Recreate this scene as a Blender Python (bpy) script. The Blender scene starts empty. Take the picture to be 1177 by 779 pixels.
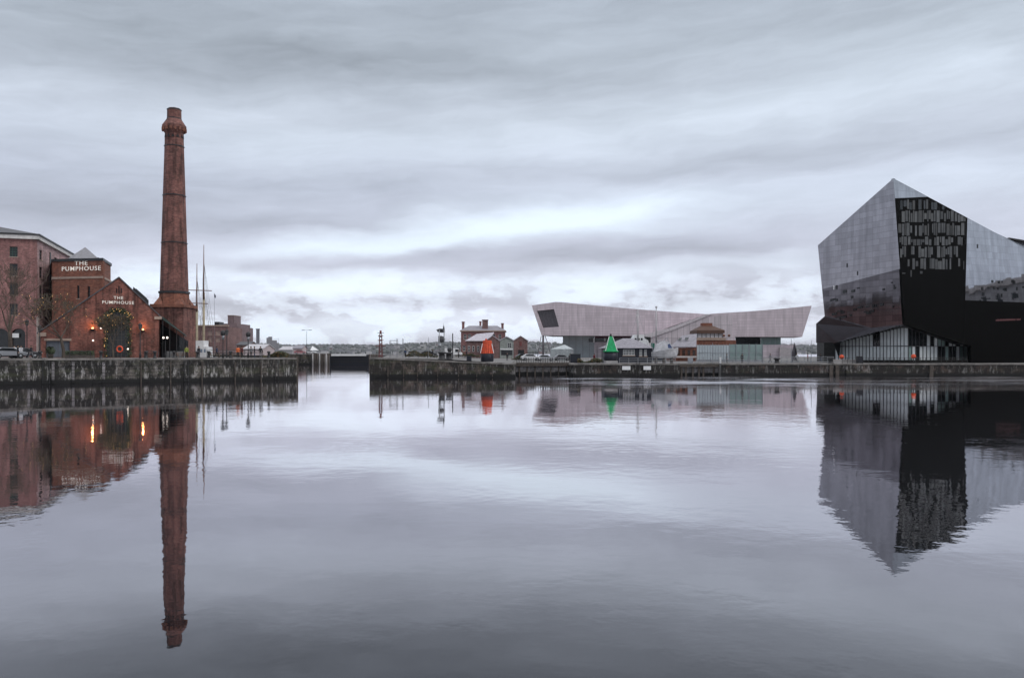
import bpy, bmesh, math, random
from mathutils import Vector, Matrix, geometry

random.seed(7)
R = math.radians
F, CX, HY, EYE = 924.0, 588.5, 406.0, 4.0      # lens in photo pixels, horizon row, eye height above the water
C = bpy.context.scene.collection


def W(px, py, Y):
    return Vector(((px - CX) / F * Y, Y, EYE - (py - HY) / F * Y))


def X(px, Y):
    return (px - CX) / F * Y


# ------------------------------------------------------------------ mesh builder
class MB:
    def __init__(s):
        s.v, s.f, s.sm, s.mi = [], [], [], []

    def add(s, vs, fs, smooth=False, mi=0):
        o = len(s.v)
        s.v += [Vector(v) for v in vs]
        for f in fs:
            s.f.append([i + o for i in f])
            s.sm.append(smooth)
            s.mi.append(mi)
        return s

    def box(s, x0, x1, y0, y1, z0, z1, mi=0):
        vs = [(x, y, z) for z in (z0, z1) for y in (y0, y1) for x in (x0, x1)]
        return s.add(vs, [(0, 2, 3, 1), (4, 5, 7, 6), (0, 1, 5, 4), (2, 6, 7, 3), (0, 4, 6, 2), (1, 3, 7, 5)], mi=mi)

    def obox(s, c, a, sx, sy, z0, z1, mi=0):
        ca, sa = math.cos(a), math.sin(a)
        vs = []
        for z in (z0, z1):
            for dy in (-sy / 2, sy / 2):
                for dx in (-sx / 2, sx / 2):
                    vs.append((c[0] + dx * ca - dy * sa, c[1] + dx * sa + dy * ca, z))
        return s.add(vs, [(0, 2, 3, 1), (4, 5, 7, 6), (0, 1, 5, 4), (2, 6, 7, 3), (0, 4, 6, 2), (1, 3, 7, 5)], mi=mi)

    def extr(s, pts, vec, mi=0):
        n = len(pts)
        vec = Vector(vec)
        vs = [Vector(p) for p in pts] + [Vector(p) + vec for p in pts]
        fs = [tuple(range(n)), tuple(range(2 * n - 1, n - 1, -1))]
        fs += [(i, (i + 1) % n, n + (i + 1) % n, n + i) for i in range(n)]
        return s.add(vs, fs, mi=mi)

    def prism(s, poly, z0, z1, mi=0):
        return s.extr([(p[0], p[1], z0) for p in poly], (0, 0, z1 - z0), mi)

    def face(s, pts, mi=0):
        return s.add(pts, [tuple(range(len(pts)))], mi=mi)

    def tube(s, p0, p1, r0, r1=None, n=8, mi=0, caps=True):
        r1 = r0 if r1 is None else r1
        p0, p1 = Vector(p0), Vector(p1)
        d = (p1 - p0)
        if d.length < 1e-6:
            return s
        d.normalize()
        a = d.orthogonal().normalized()
        b = d.cross(a)
        vs = []
        for p, r in ((p0, r0), (p1, r1)):
            for k in range(n):
                t = 2 * math.pi * k / n
                vs.append(p + (a * math.cos(t) + b * math.sin(t)) * r)
        fs = [(k, (k + 1) % n, n + (k + 1) % n, n + k) for k in range(n)]
        if caps:
            fs += [tuple(range(n - 1, -1, -1)), tuple(range(n, 2 * n))]
        return s.add(vs, fs, smooth=n > 6, mi=mi)

    def path(s, pts, r, n=6, mi=0):
        for a, b in zip(pts, pts[1:]):
            s.tube(a, b, r, r, n, mi)
        return s

    def lathe(s, c, prof, n=16, rot=0.0, smooth=True, mi=0):
        vs = []
        for r, z in prof:
            for k in range(n):
                t = 2 * math.pi * k / n + rot
                vs.append((c[0] + r * math.cos(t), c[1] + r * math.sin(t), z))
        fs = []
        for j in range(len(prof) - 1):
            for k in range(n):
                fs.append((j * n + k, j * n + (k + 1) % n, (j + 1) * n + (k + 1) % n, (j + 1) * n + k))
        fs += [tuple(range(n - 1, -1, -1)), tuple(range((len(prof) - 1) * n, len(prof) * n))]
        return s.add(vs, fs, smooth=smooth, mi=mi)

    def ball(s, c, r, n=8, m=5, mi=0, sz=1.0):
        prof = [(max(1e-4, r * math.sin(math.pi * j / m)), c[2] - r * sz * math.cos(math.pi * j / m)) for j in range(m + 1)]
        return s.lathe(c, prof, n, mi=mi)

    def torus(s, c, nrm, R_, r, n=20, m=8, mi=0):
        nrm = Vector(nrm).normalized()
        a = nrm.orthogonal().normalized()
        b = nrm.cross(a)
        vs = []
        for i in range(n):
            t = 2 * math.pi * i / n
            d = a * math.cos(t) + b * math.sin(t)
            for j in range(m):
                q = 2 * math.pi * j / m
                vs.append(Vector(c) + d * (R_ + r * math.cos(q)) + nrm * (r * math.sin(q)))
        fs = [(i * m + j, ((i + 1) % n) * m + j, ((i + 1) % n) * m + (j + 1) % m, i * m + (j + 1) % m) for i in range(n) for j in range(m)]
        return s.add(vs, fs, smooth=True, mi=mi)

    def holed(s, outer, holes, fn, d0, d1, mi=0):
        """a wall plate with openings: outline and holes in (s, z), fn(s, z, d) -> 3D, front at d0, back at d1"""
        bm = bmesh.new()
        es = []
        for loop in [outer] + holes:
            vv = [bm.verts.new((p[0], p[1], 0)) for p in loop]
            es += [bm.edges.new((vv[i], vv[(i + 1) % len(vv)])) for i in range(len(vv))]
        bmesh.ops.triangle_fill(bm, edges=es, use_beauty=True)
        bm.verts.index_update()
        fl = [[(v.co.x, v.co.y) for v in f.verts] for f in bm.faces]
        bm.free()
        for d in (d0, d1):
            for f in fl:
                s.add([fn(p[0], p[1], d) for p in f], [(0, 1, 2)], mi=mi)
        for loop in [outer] + holes:
            n = len(loop)
            for i in range(n):
                a, b = loop[i], loop[(i + 1) % n]
                s.add([fn(a[0], a[1], d0), fn(b[0], b[1], d0), fn(b[0], b[1], d1), fn(a[0], a[1], d1)], [(0, 1, 2, 3)], mi=mi)
        return s

    def build(s, name, mat, parent=None, origin=None):
        me = bpy.data.meshes.new(name)
        o = bpy.data.objects.new(name, me)
        C.objects.link(o)
        base = Vector((0, 0, 0))
        if parent is not None:
            base = root_loc(parent)
            o.parent = parent
        elif origin is not None:
            base = Vector(origin)
            o.location = base
        bm = bmesh.new()
        vv = [bm.verts.new(v - base) for v in s.v]
        for f, sm, mi in zip(s.f, s.sm, s.mi):
            try:
                ff = bm.faces.new([vv[i] for i in f])
                ff.smooth = sm
                ff.material_index = mi
            except ValueError:
                pass
        bmesh.ops.remove_doubles(bm, verts=bm.verts, dist=1e-5)
        bmesh.ops.recalc_face_normals(bm, faces=bm.faces)
        bm.to_mesh(me)
        bm.free()
        for m in (mat if isinstance(mat, (list, tuple)) else [mat]):
            me.materials.append(m)
        return o


def root_loc(o):
    while o.parent is not None:
        o = o.parent
    return o.location.copy()


def tag(o, label=None, cat=None, group=None, kind=None):
    if label:
        o['label'] = label
    if cat:
        o['category'] = cat
    if group:
        o['group'] = group
    if kind:
        o['kind'] = kind
    return o


def thing(name, label, cat, loc=(0, 0, 0), group=None, rz=0):
    o = bpy.data.objects.new(name, None)
    C.objects.link(o)
    o.location = loc
    o.rotation_euler = (0, 0, rz)
    o.empty_display_size = 0.3
    return tag(o, label, cat, group)


def dup(src, loc, rz=0, label=None, scale=None):
    def cp(o, par):
        c = o.copy()
        C.objects.link(c)
        c.parent = par
        for ch in list(o.children):
            cp(ch, c)
        return c
    r = src.copy()
    C.objects.link(r)
    for ch in list(src.children):
        cp(ch, r)
    r.location = loc
    r.rotation_euler = (0, 0, rz)
    if scale:
        r.scale = (scale,) * 3 if not hasattr(scale, '__len__') else scale
    if label:
        r['label'] = label
    return r


class VP:
    """a vertical wall plane between two plan points"""
    def __init__(s, A, B):
        s.A, s.B = Vector(A), Vector(B)
        s.u = (s.B - s.A)
        s.L = s.u.length
        s.u.normalize()
        s.n = Vector((s.u.y, -s.u.x))
        if s.n.dot(-s.A) < 0:
            s.n = -s.n

    @classmethod
    def px(cls, pa, Ya, pb, Yb):
        return cls((X(pa, Ya), Ya), (X(pb, Yb), Yb))

    def pt(s, t, z, d=0.0):
        p = s.A + s.u * t + s.n * d
        return Vector((p.x, p.y, z))

    def s_of(s, px):
        k = (px - CX) / F
        # A.x + u.x t = k (A.y + u.y t)
        return (k * s.A.y - s.A.x) / (s.u.x - k * s.u.y)

    def sz(s, px, py):
        t = s.s_of(px)
        Y = s.A.y + s.u.y * t
        return t, EYE - (py - HY) / F * Y

    def box(s, mb, s0, s1, z0, z1, d0, d1, mi=0):
        return mb.extr([s.pt(s0, z0, d1), s.pt(s1, z0, d1), s.pt(s1, z1, d1), s.pt(s0, z1, d1)],
                       (s.n.x * (d0 - d1), s.n.y * (d0 - d1), 0), mi)

    def pbox(s, mb, p0, p1, y0, y1, d0, d1, mi=0):
        a, _ = s.sz(p0, y0)
        b, _ = s.sz(p1, y0)
        _, z1 = s.sz((p0 + p1) / 2, y0)
        _, z0 = s.sz((p0 + p1) / 2, y1)
        return s.box(mb, a, b, z0, z1, d0, d1, mi)

    def rect(s, p0, p1, y0, y1):
        a, b = s.s_of(p0), s.s_of(p1)
        _, z1 = s.sz((p0 + p1) / 2, y0)
        _, z0 = s.sz((p0 + p1) / 2, y1)
        return a, b, z0, z1


def rloop(r):
    return [(r[0], r[2]), (r[1], r[2]), (r[1], r[3]), (r[0], r[3])]


# ------------------------------------------------------------------ materials
class N:
    def __init__(s, tree):
        s.t = tree

    def new(s, typ, **kw):
        n = s.t.nodes.new(typ)
        for k, v in kw.items():
            setattr(n, k, v)
        return n

    def link(s, a, b):
        s.t.links.new(a, b)

    def val(s, x, sock):
        if hasattr(x, 'is_output'):
            s.link(x, sock)
        else:
            sock.default_value = x

    def math(s, op, a, b=0.0, c=0.0, clamp=False):
        n = s.new('ShaderNodeMath', operation=op, use_clamp=clamp)
        s.val(a, n.inputs[0])
        s.val(b, n.inputs[1])
        s.val(c, n.inputs[2])
        return n.outputs[0]

    def mix(s, f, a, b, mode='MIX'):
        n = s.new('ShaderNodeMix', data_type='RGBA', blend_type=mode)
        s.val(f, n.inputs[0])
        for x, i in ((a, 6), (b, 7)):
            if hasattr(x, 'is_output'):
                s.link(x, n.inputs[i])
            else:
                n.inputs[i].default_value = (*x, 1) if len(x) == 3 else x
        return n.outputs[2]

    def noise(s, vec, scale, detail=3, rough=0.5):
        n = s.new('ShaderNodeTexNoise')
        if vec is not None:
            s.link(vec, n.inputs['Vector'])
        n.inputs['Scale'].default_value = scale
        n.inputs['Detail'].default_value = detail
        n.inputs['Roughness'].default_value = rough
        return n.outputs[0]

    def ramp(s, f, stops, interp='LINEAR'):
        n = s.new('ShaderNodeValToRGB')
        s.link(f, n.inputs[0])
        cr = n.color_ramp
        cr.interpolation = interp
        while len(cr.elements) < len(stops):
            cr.elements.new(0.5)
        for e, (p, c) in zip(cr.elements, stops):
            e.position = p
            if not hasattr(c, '__len__'):
                c = (c, c, c)
            e.color = (*c, 1)
        return n.outputs[0]

    def comb(s, x, y, z):
        n = s.new('ShaderNodeCombineXYZ')
        s.val(x, n.inputs[0]); s.val(y, n.inputs[1]); s.val(z, n.inputs[2])
        return n.outputs[0]

    def pos(s):
        n = s.new('ShaderNodeNewGeometry')
        q = s.new('ShaderNodeSeparateXYZ')
        s.link(n.outputs['Position'], q.inputs[0])
        return n.outputs['Position'], q.outputs


MATS = {}


def base_mat(name, col=(0.5, 0.5, 0.5), rough=0.6, metal=0.0, ior=1.45):
    m = bpy.data.materials.new(name)
    m.use_nodes = True
    t = m.node_tree
    b = t.nodes['Principled BSDF']
    b.inputs['Base Color'].default_value = (*col, 1)
    b.inputs['Roughness'].default_value = rough
    b.inputs['Metallic'].default_value = metal
    b.inputs['IOR'].default_value = ior
    return m, N(t), b


def M(name, col, rough=0.6, metal=0.0, var=0.25, scale=1.5, bump=0.0, ior=1.45):
    """paint, metal, cloth ...: a base colour broken up by wear noise"""
    if name in MATS:
        return MATS[name]
    m, n, b = base_mat(name, col, rough, metal, ior)
    p, q = n.pos()
    f1 = n.noise(p, scale, 5, 0.6)
    f = n.ramp(f1, [(0.3, 0.0), (0.7, 1.0)])
    lo = tuple(c * (1 - var) for c in col)
    hi = tuple(min(1, c * (1 + var * 0.6)) for c in col)
    n.link(n.mix(f, lo, hi), b.inputs['Base Color'])
    rr = n.math('MULTIPLY_ADD', f1, 0.25, rough - 0.12, clamp=True)
    n.link(rr, b.inputs['Roughness'])
    if bump:
        bn = n.new('ShaderNodeBump')
        bn.inputs['Strength'].default_value = 0.5
        bn.inputs['Distance'].default_value = bump
        n.link(f1, bn.inputs['Height'])
        n.link(bn.outputs[0], b.inputs['Normal'])
    MATS[name] = m
    return m


def emit(name, col, s):
    if name in MATS:
        return MATS[name]
    m, n, b = base_mat(name, col, 0.4)
    b.inputs['Emission Color'].default_value = (*col, 1)
    b.inputs['Emission Strength'].default_value = s
    MATS[name] = m
    return m


def brick(name, c1, c2, mortar, bw=0.46, bh=0.15, dirt=0.35):
    m, n, b = base_mat(name, c1, 0.85)
    p, q = n.pos()
    v = n.comb(n.math('ADD', q[0], n.math('MULTIPLY', q[1], 0.8)), q[2], 0.0)
    bt = n.new('ShaderNodeTexBrick')
    n.link(v, bt.inputs['Vector'])
    for k, val in (('Scale', 1.0), ('Mortar Size', 0.012), ('Mortar Smooth', 0.3), ('Bias', 0.0), ('Brick Width', bw), ('Row Height', bh)):
        bt.inputs[k].default_value = val
    bt.inputs['Color1'].default_value = (*c1, 1)
    bt.inputs['Color2'].default_value = (*c2, 1)
    bt.inputs['Mortar'].default_value = (*mortar, 1)
    blot = n.ramp(n.noise(p, 0.42, 6, 0.68), [(0.32, 0.32), (0.5, 0.85), (0.66, 1.25)])
    str_ = n.ramp(n.noise(n.comb(n.math('MULTIPLY', q[0], 1.6), n.math('MULTIPLY', q[1], 1.6), n.math('MULTIPLY', q[2], 0.16)), 1.0, 5, 0.6), [(0.36, 0.4), (0.5, 1.0), (0.66, 1.2)])
    c = n.mix(dirt, bt.outputs[0], n.mix(1.0, bt.outputs[0], blot, 'MULTIPLY'))
    c = n.mix(dirt, c, n.mix(1.0, c, str_, 'MULTIPLY'))
    pale = n.ramp(n.noise(p, 1.3, 5, 0.75), [(0.54, 0.0), (0.68, 1.0)])
    c = n.mix(n.math('MULTIPLY', pale, 0.30), c, mortar)
    # single bricks and small repairs burnt darker or paler
    fine = n.ramp(n.noise(n.comb(n.math('MULTIPLY', n.math('ADD', q[0], n.math('MULTIPLY', q[1], 0.8)), 0.6), n.math('MULTIPLY', q[2], 1.6), 3.0), 3.2, 4, 0.75), [(0.32, 0.45), (0.5, 1.0), (0.68, 1.6)])
    c = n.mix(0.75, c, n.mix(1.0, c, fine, 'MULTIPLY'))
    n.link(c, b.inputs['Base Color'])
    bn = n.new('ShaderNodeBump')
    bn.inputs['Strength'].default_value = 0.4
    bn.inputs['Distance'].default_value = 0.02
    n.link(bt.outputs[1], bn.inputs['Height'])
    bn.invert = True
    n.link(bn.outputs[0], b.inputs['Normal'])
    MATS[name] = m
    return m


def quay_stone(name, base1, base2, seed, white=0.55, tide=0.75, dark=0.75, green=0.3):
    m, n, b = base_mat(name, base1, 0.8)
    p, q = n.pos()
    along = n.math('ADD', n.math('ADD', q[0], n.math('MULTIPLY', q[1], 0.7)), seed)
    v = n.comb(along, q[2], 0.0)
    bt = n.new('ShaderNodeTexBrick')
    n.link(v, bt.inputs['Vector'])
    for k, val in (('Scale', 1.0), ('Mortar Size', 0.03), ('Brick Width', 1.3), ('Row Height', 0.46)):
        bt.inputs[k].default_value = val
    bt.inputs['Color1'].default_value = (*base1, 1)
    bt.inputs['Color2'].default_value = (*base2, 1)
    bt.inputs['Mortar'].default_value = (0.02, 0.018, 0.017, 1)
    c = bt.outputs[0]
    # big soot patches, whole bays of wall darker than others
    bays = n.ramp(n.noise(n.comb(n.math('MULTIPLY', along, 0.42), n.math('MULTIPLY', q[2], 0.28), seed), 1.0, 6, 0.72), [(0.40, 0.0), (0.50, 1.0)])
    c = n.mix(n.math('MULTIPLY', bays, dark), c, (0.012, 0.011, 0.010))
    # lime runs: thin vertical white streaks below mid height
    run = n.noise(n.comb(n.math('MULTIPLY', along, 1.7), n.math('MULTIPLY', q[2], 0.42), seed * 3), 1.0, 6, 0.8)
    rmask = n.ramp(run, [(0.53, 0.0), (0.60, 1.0)])
    zone = n.ramp(n.math('DIVIDE', q[2], 3.4), [(0.2, 1.0), (0.5, 0.75), (0.8, 0.3)])
    c = n.mix(n.math('MULTIPLY', n.math('MULTIPLY', rmask, zone), white), c, (0.50, 0.48, 0.47))
    # algae near the top edge
    al = n.ramp(n.noise(n.comb(n.math('MULTIPLY', along, 0.25), q[2], seed * 5), 1.0, 4, 0.6), [(0.48, 0.0), (0.66, 1.0)])
    c = n.mix(n.math('MULTIPLY', al, green), c, (0.085, 0.095, 0.045))
    # weed on the tide band (ragged edge)
    edge = n.math('ADD', q[2], n.math('MULTIPLY', n.noise(n.comb(along, n.math('MULTIPLY', q[2], 0.3), 0.0), 1.8, 4, 0.7), -0.7))
    tm = n.ramp(n.math('DIVIDE', edge, tide), [(0.1, 1.0), (0.55, 0.0)])
    c = n.mix(tm, c, (0.008, 0.008, 0.008))
    n.link(c, b.inputs['Base Color'])
    bn = n.new('ShaderNodeBump')
    bn.inputs['Strength'].default_value = 0.8
    bn.inputs['Distance'].default_value = 0.05
    n.link(n.math('MULTIPLY_ADD', bt.outputs[1], -0.8, n.noise(p, 5.0, 5, 0.7)), bn.inputs['Height'])
    n.link(bn.outputs[0], b.inputs['Normal'])
    MATS[name] = m
    return m


def panelled(name, col, rough, metal, pw, ph, seam=0.02, tilt=0.01, cvar=0.12, skew=0.8, seamcol=0.3):
    """polished cladding: panels with hairline seams, each a hair out of true"""
    m, n, b = base_mat(name, col, rough, metal)
    p, q = n.pos()
    v = n.comb(n.math('ADD', q[0], n.math('MULTIPLY', q[1], skew)), q[2], 0.0)
    bt = n.new('ShaderNodeTexBrick')
    n.link(v, bt.inputs['Vector'])
    for k, val in (('Scale', 1.0), ('Mortar Size', seam), ('Brick Width', pw), ('Row Height', ph), ('Mortar Smooth', 0.2)):
        bt.inputs[k].default_value = val
    bt.offset = 0.0
    bt.inputs['Color1'].default_value = (*[c * (1 - cvar) for c in col], 1)
    bt.inputs['Color2'].default_value = (*[c * (1 + cvar) for c in col], 1)
    bt.inputs['Mortar'].default_value = (*[c * seamcol for c in col], 1)
    st = n.ramp(n.noise(n.comb(n.math('MULTIPLY', q[0], 0.9), n.math('MULTIPLY', q[1], 0.9), n.math('MULTIPLY', q[2], 0.12)), 1.0, 5, 0.6), [(0.35, 0.82), (0.65, 1.06)])
    n.link(n.mix(1.0, bt.outputs[0], st, 'MULTIPLY'), b.inputs['Base Color'])
    if tilt:
        h = n.math('MULTIPLY_ADD', n.noise(v, 0.35, 3, 0.5), 1.0, n.math('MULTIPLY', bt.outputs[0], 0.0))
        bn = n.new('ShaderNodeBump')
        bn.inputs['Strength'].default_value = 1.0
        bn.inputs['Distance'].default_value = tilt
        n.link(h, bn.inputs['Height'])
        wn_ = n.new('ShaderNodeTexWhiteNoise', noise_dimensions='3D')
        sv_ = n.new('ShaderNodeSeparateXYZ')
        n.link(v, sv_.inputs[0])
        n.link(n.comb(n.math('FLOOR', n.math('DIVIDE', sv_.outputs[0], pw)), n.math('FLOOR', n.math('DIVIDE', sv_.outputs[1], ph)), 0.5), wn_.inputs['Vector'])
        vm = n.new('ShaderNodeVectorMath', operation='SUBTRACT')
        n.link(wn_.outputs['Color'], vm.inputs[0])
        vm.inputs[1].default_value = (0.5, 0.5, 0.5)
        vs2 = n.new('ShaderNodeVectorMath', operation='SCALE')
        n.link(vm.outputs[0], vs2.inputs[0])
        vs2.inputs['Scale'].default_value = 0.011
        va = n.new('ShaderNodeVectorMath', operation='ADD')
        n.link(vs2.outputs[0], va.inputs[0])
        n.link(bn.outputs[0], va.inputs[1])
        vn = n.new('ShaderNodeVectorMath', operation='NORMALIZE')
        n.link(va.outputs[0], vn.inputs[0])
        n.link(vn.outputs[0], b.inputs['Normal'])
    MATS[name] = m
    return m


BRICK_HALL = brick('red_brick', (0.235, 0.078, 0.056), (0.145, 0.050, 0.038), (0.28, 0.17, 0.14), dirt=0.85)
BRICK_CHIM = brick('chimney_brick', (0.20, 0.076, 0.060), (0.125, 0.049, 0.041), (0.27, 0.17, 0.145), dirt=0.9)
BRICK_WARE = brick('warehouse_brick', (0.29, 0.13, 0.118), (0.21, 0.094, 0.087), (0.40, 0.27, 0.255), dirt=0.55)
BRICK_TOWER = brick('tower_brick', (0.25, 0.085, 0.05), (0.18, 0.065, 0.042), (0.22, 0.15, 0.12))
BRICK_FAR = brick('far_brick', (0.215, 0.115, 0.105), (0.165, 0.09, 0.085), (0.27, 0.21, 0.2), dirt=0.4)
STONE_BAND = M('sandstone', (0.36, 0.27, 0.22), 0.8)
STONE_PALE = M('pale_stone', (0.55, 0.50, 0.48), 0.8)
SLATE = M('slate', (0.085, 0.082, 0.09), 0.55, var=0.35, scale=2.5)
SLATE_LT = M('light_slate', (0.27, 0.255, 0.285), 0.6, var=0.35, scale=2.0)
DARK_METAL = M('black_iron', (0.022, 0.022, 0.024), 0.45)
GREY_METAL = M('grey_steel', (0.30, 0.31, 0.33), 0.4, 0.6)
WHITE = M('white_paint', (0.74, 0.74, 0.74), 0.5, var=0.15)
LETTER = emit('sign_letters', (0.85, 0.80, 0.72), 0.22)
DARK_GLASS = M('dark_glass', (0.015, 0.018, 0.02), 0.12, ior=1.5)
GREEN_GLASS = M('green_glass', (0.20, 0.27, 0.26), 0.12, var=0.2, scale=0.5)
PALE_GLASS = M('pale_glass', (0.44, 0.49, 0.51), 0.15, var=0.15, scale=0.35)
CONCRETE = M('concrete', (0.36, 0.345, 0.34), 0.85, var=0.3, scale=0.6)
COPING = M('coping_granite', (0.21, 0.195, 0.182), 0.8, var=0.6, scale=0.8)
PAVING = M('paving', (0.175, 0.165, 0.16), 0.85, var=0.45, scale=0.35)
TIMBER = M('weathered_timber', (0.085, 0.07, 0.06), 0.85, var=0.5, scale=2.0)
BARK = M('bark', (0.085, 0.066, 0.052), 0.9, var=0.4)
TWIG = M('twig_bark', (0.105, 0.078, 0.06), 0.9, var=0.3)
ORANGE = M('orange_paint', (0.66, 0.085, 0.03), 0.6, var=0.35, scale=2.5)
GREEN = M('green_paint', (0.005, 0.33, 0.11), 0.6, var=0.35, scale=2.5)
NAVY = M('dark_navy_paint', (0.012, 0.014, 0.024), 0.5)
BUFF = M('buff_mast_paint', (0.40, 0.34, 0.24), 0.5)
BROWN = M('brown_varnish', (0.16, 0.07, 0.045), 0.5)
RUST = M('red_oxide_paint', (0.17, 0.045, 0.042), 0.6, var=0.4)
MOL_STONE = panelled('jura_limestone', (0.60, 0.515, 0.545), 0.75, 0.0, 3.2, 1.1, 0.05, 0.0, 0.06, 0.25, 0.72)
MOL_STONE_V = panelled('limestone_upright_panels', (0.545, 0.48, 0.50), 0.75, 0.0, 2.2, 5.0, 0.09, 0.0, 0.1, 0.25, 0.6)
MANN_GLASS_A = panelled('mirror_granite', (0.345, 0.335, 0.35), 0.05, 1.0, 3.0, 1.1, 0.035, 0.006, 0.10, -1.78, 0.65)
MANN_GLASS_B = panelled('mirror_glass', (0.43, 0.44, 0.465), 0.04, 1.0, 1.8, 1.3, 0.03, 0.006, 0.08, 0.8, 0.75)
MANN_BLACK = panelled('black_granite', (0.0018, 0.0018, 0.002), 0.6, 0.0, 2.4, 1.6, 0.015, 0.0, 0.15)
MANN_BLACK.node_tree.nodes['Principled BSDF'].inputs['Specular IOR Level'].default_value = 0.06
BLACK_MAT = M('black_soffit', (0.010, 0.010, 0.011), 0.6)
MIRRORED_GREY = M('mirrored_window_grey', (0.055, 0.058, 0.06), 0.35, var=0.5, scale=0.8)
TEXT_RED = emit('red_neon', (0.10, 0.04, 0.043), 0.3)
WARM = emit('warm_lamp', (1.0, 0.55, 0.28), 1.9)
COOL = emit('white_lamp', (1.0, 0.88, 0.78), 1.6)
FAIRY = emit('fairy_bulb', (1.0, 0.55, 0.2), 1.3)
LEAF = M('evergreen_leaves', (0.045, 0.06, 0.03), 0.7, var=0.5)
LEAF_DRY = M('dry_leaves', (0.14, 0.085, 0.035), 0.8, var=0.5)
SKIN = M('skin', (0.45, 0.28, 0.2), 0.6)
RUBBER = M('rubber', (0.02, 0.02, 0.02), 0.8)

QS_LEFT = quay_stone('quay_stone_sooty', (0.17, 0.15, 0.135), (0.095, 0.083, 0.075), 3.0, 0.8, 0.8, 0.95, 0.30)
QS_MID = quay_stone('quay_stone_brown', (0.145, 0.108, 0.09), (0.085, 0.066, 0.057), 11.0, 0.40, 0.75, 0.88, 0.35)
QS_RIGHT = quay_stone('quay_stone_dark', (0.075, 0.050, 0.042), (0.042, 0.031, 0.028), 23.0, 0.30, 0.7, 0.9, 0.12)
QS_PALE = quay_stone('quay_concrete', (0.30, 0.28, 0.285), (0.25, 0.235, 0.24), 31.0, 0.3, 0.75, 0.45, 0.05)

# ------------------------------------------------------------------ world, sun, camera
sc = bpy.context.scene
w = bpy.data.worlds.new('World')
sc.world = w
w.use_nodes = True
n = N(w.node_tree)
w.node_tree.nodes.clear()
SUN_EL, SUN_AZ = 40.0, 120.0      # degrees; azimuth clockwise from +Y: over the right shoulder
tc = n.new('ShaderNodeTexCoord')
sep = n.new('ShaderNodeSeparateXYZ')
n.link(tc.outputs['Generated'], sep.inputs[0])
dx, dy, dz = sep.outputs
az0 = n.math('ARCTAN2', dx, dy)
el0 = n.math('ARCSINE', dz)
zc = n.math('ADD', n.math('MAXIMUM', dz, 0.0), 0.10)
pu, pv = n.math('DIVIDE', dx, zc), n.math('DIVIDE', dy, zc)
plane = n.comb(n.math('MULTIPLY', pu, 0.42), n.math('MULTIPLY', pv, 1.0), 3.7)
cl = n.noise(plane, 0.62, 7, 0.52)                       # the stratus deck
cl2 = n.noise(n.comb(n.math('MULTIPLY', pu, 0.35), n.math('MULTIPLY', pv, 1.3), 9.1), 1.6, 5, 0.5)
wv = n.comb(n.math('MULTIPLY', az0, 3.0), n.math('MULTIPLY', el0, 9.0), 1.3)
wn1 = n.math('SUBTRACT', n.noise(wv, 1.7, 5, 0.55), 0.5)
wn2 = n.math('SUBTRACT', n.noise(n.comb(n.math('MULTIPLY', az0, 3.0), n.math('MULTIPLY', el0, 9.0), 7.7), 1.7, 5, 0.55), 0.5)
az = n.math('MULTIPLY_ADD', wn1, 0.22, az0)
el = n.math('MULTIPLY_ADD', wn2, 0.055, el0)


def blob(px, py, wx, wy, slope=0.0):
    """soft elongated patch of cloud about the heading and height that a photo pixel looks at"""
    a0 = math.atan((px - CX) / F)
    e0 = math.atan((HY - py) / F * math.cos(a0))
    da = n.math('SUBTRACT', az, a0)
    de = n.math('SUBTRACT', n.math('SUBTRACT', el, e0), n.math('MULTIPLY', da, slope))
    s = n.math('ADD', n.math('POWER', n.math('ABSOLUTE', n.math('MULTIPLY', da, F / wx)), 2.0),
               n.math('POWER', n.math('ABSOLUTE', n.math('MULTIPLY', de, F / wy)), 2.0))
    return n.math('EXPONENT', n.math('MULTIPLY', s, -1.0))


base = n.ramp(n.math('DIVIDE', el, 1.5708, clamp=True), [
    (0.000, (0.62, 0.635, 0.72)), (0.030, (0.575, 0.595, 0.69)), (0.075, (0.515, 0.54, 0.64)),
    (0.125, (0.505, 0.548, 0.648)), (0.175, (0.55, 0.605, 0.695)), (0.225, (0.47, 0.525, 0.60)),
    (0.275, (0.40, 0.45, 0.52)), (0.40, (0.70, 0.74, 0.80)), (1.0, (1.35, 1.38, 1.45))])
bright = None
for (px, py, wx, wy, sl, amp) in SKY_BLOBS if 'SKY_BLOBS' in globals() else [
    (560, 262, 230, 20, 0.10, 0.48), (640, 246, 150, 22, 0.05, 0.35), (420, 285, 120, 10, 0.10, 0.40),
    (400, 330, 260, 15, 0.02, 0.50), (160, 315, 90, 14, 0.0, 0.30), (560, 372, 200, 18, 0.0, 0.40), (690, 332, 70, 16, 0.1, 0.50),
    (830, 300, 160, 12, 0.05, 0.16), (380, 375, 140, 20, 0.0, 0.40), (900, 330, 60, 30, 0.0, 0.30),
    (880, 120, 330, 40, 0.0, 0.08), (420, 170, 350, 35, -0.02, 0.10), (1100, 215, 200, 30, 0.05, 0.16), (1080, 60, 160, 40, 0.1, 0.05),
    (150, 238, 260, 26, 0.03, -0.17), (320, 262, 160, 10, 0.05, -0.13), (480, 302, 300, 12, 0.03, -0.16), (760, 285, 240, 14, -0.03, -0.10),
    (100, 30, 420, 55, 0.0, -0.24), (500, 78, 300, 20, -0.04, -0.15), (330, 348, 130, 8, 0.03, -0.08), (640, 195, 200, 18, 0.02, -0.06), (500, 352, 120, 6, 0, -0.07),
    (1000, 165, 200, 18, 0.06, -0.08)]:
    b_ = n.math('MULTIPLY', blob(px, py, wx, wy, sl), amp)
    bright = b_ if bright is None else n.math('ADD', bright, b_)
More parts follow.
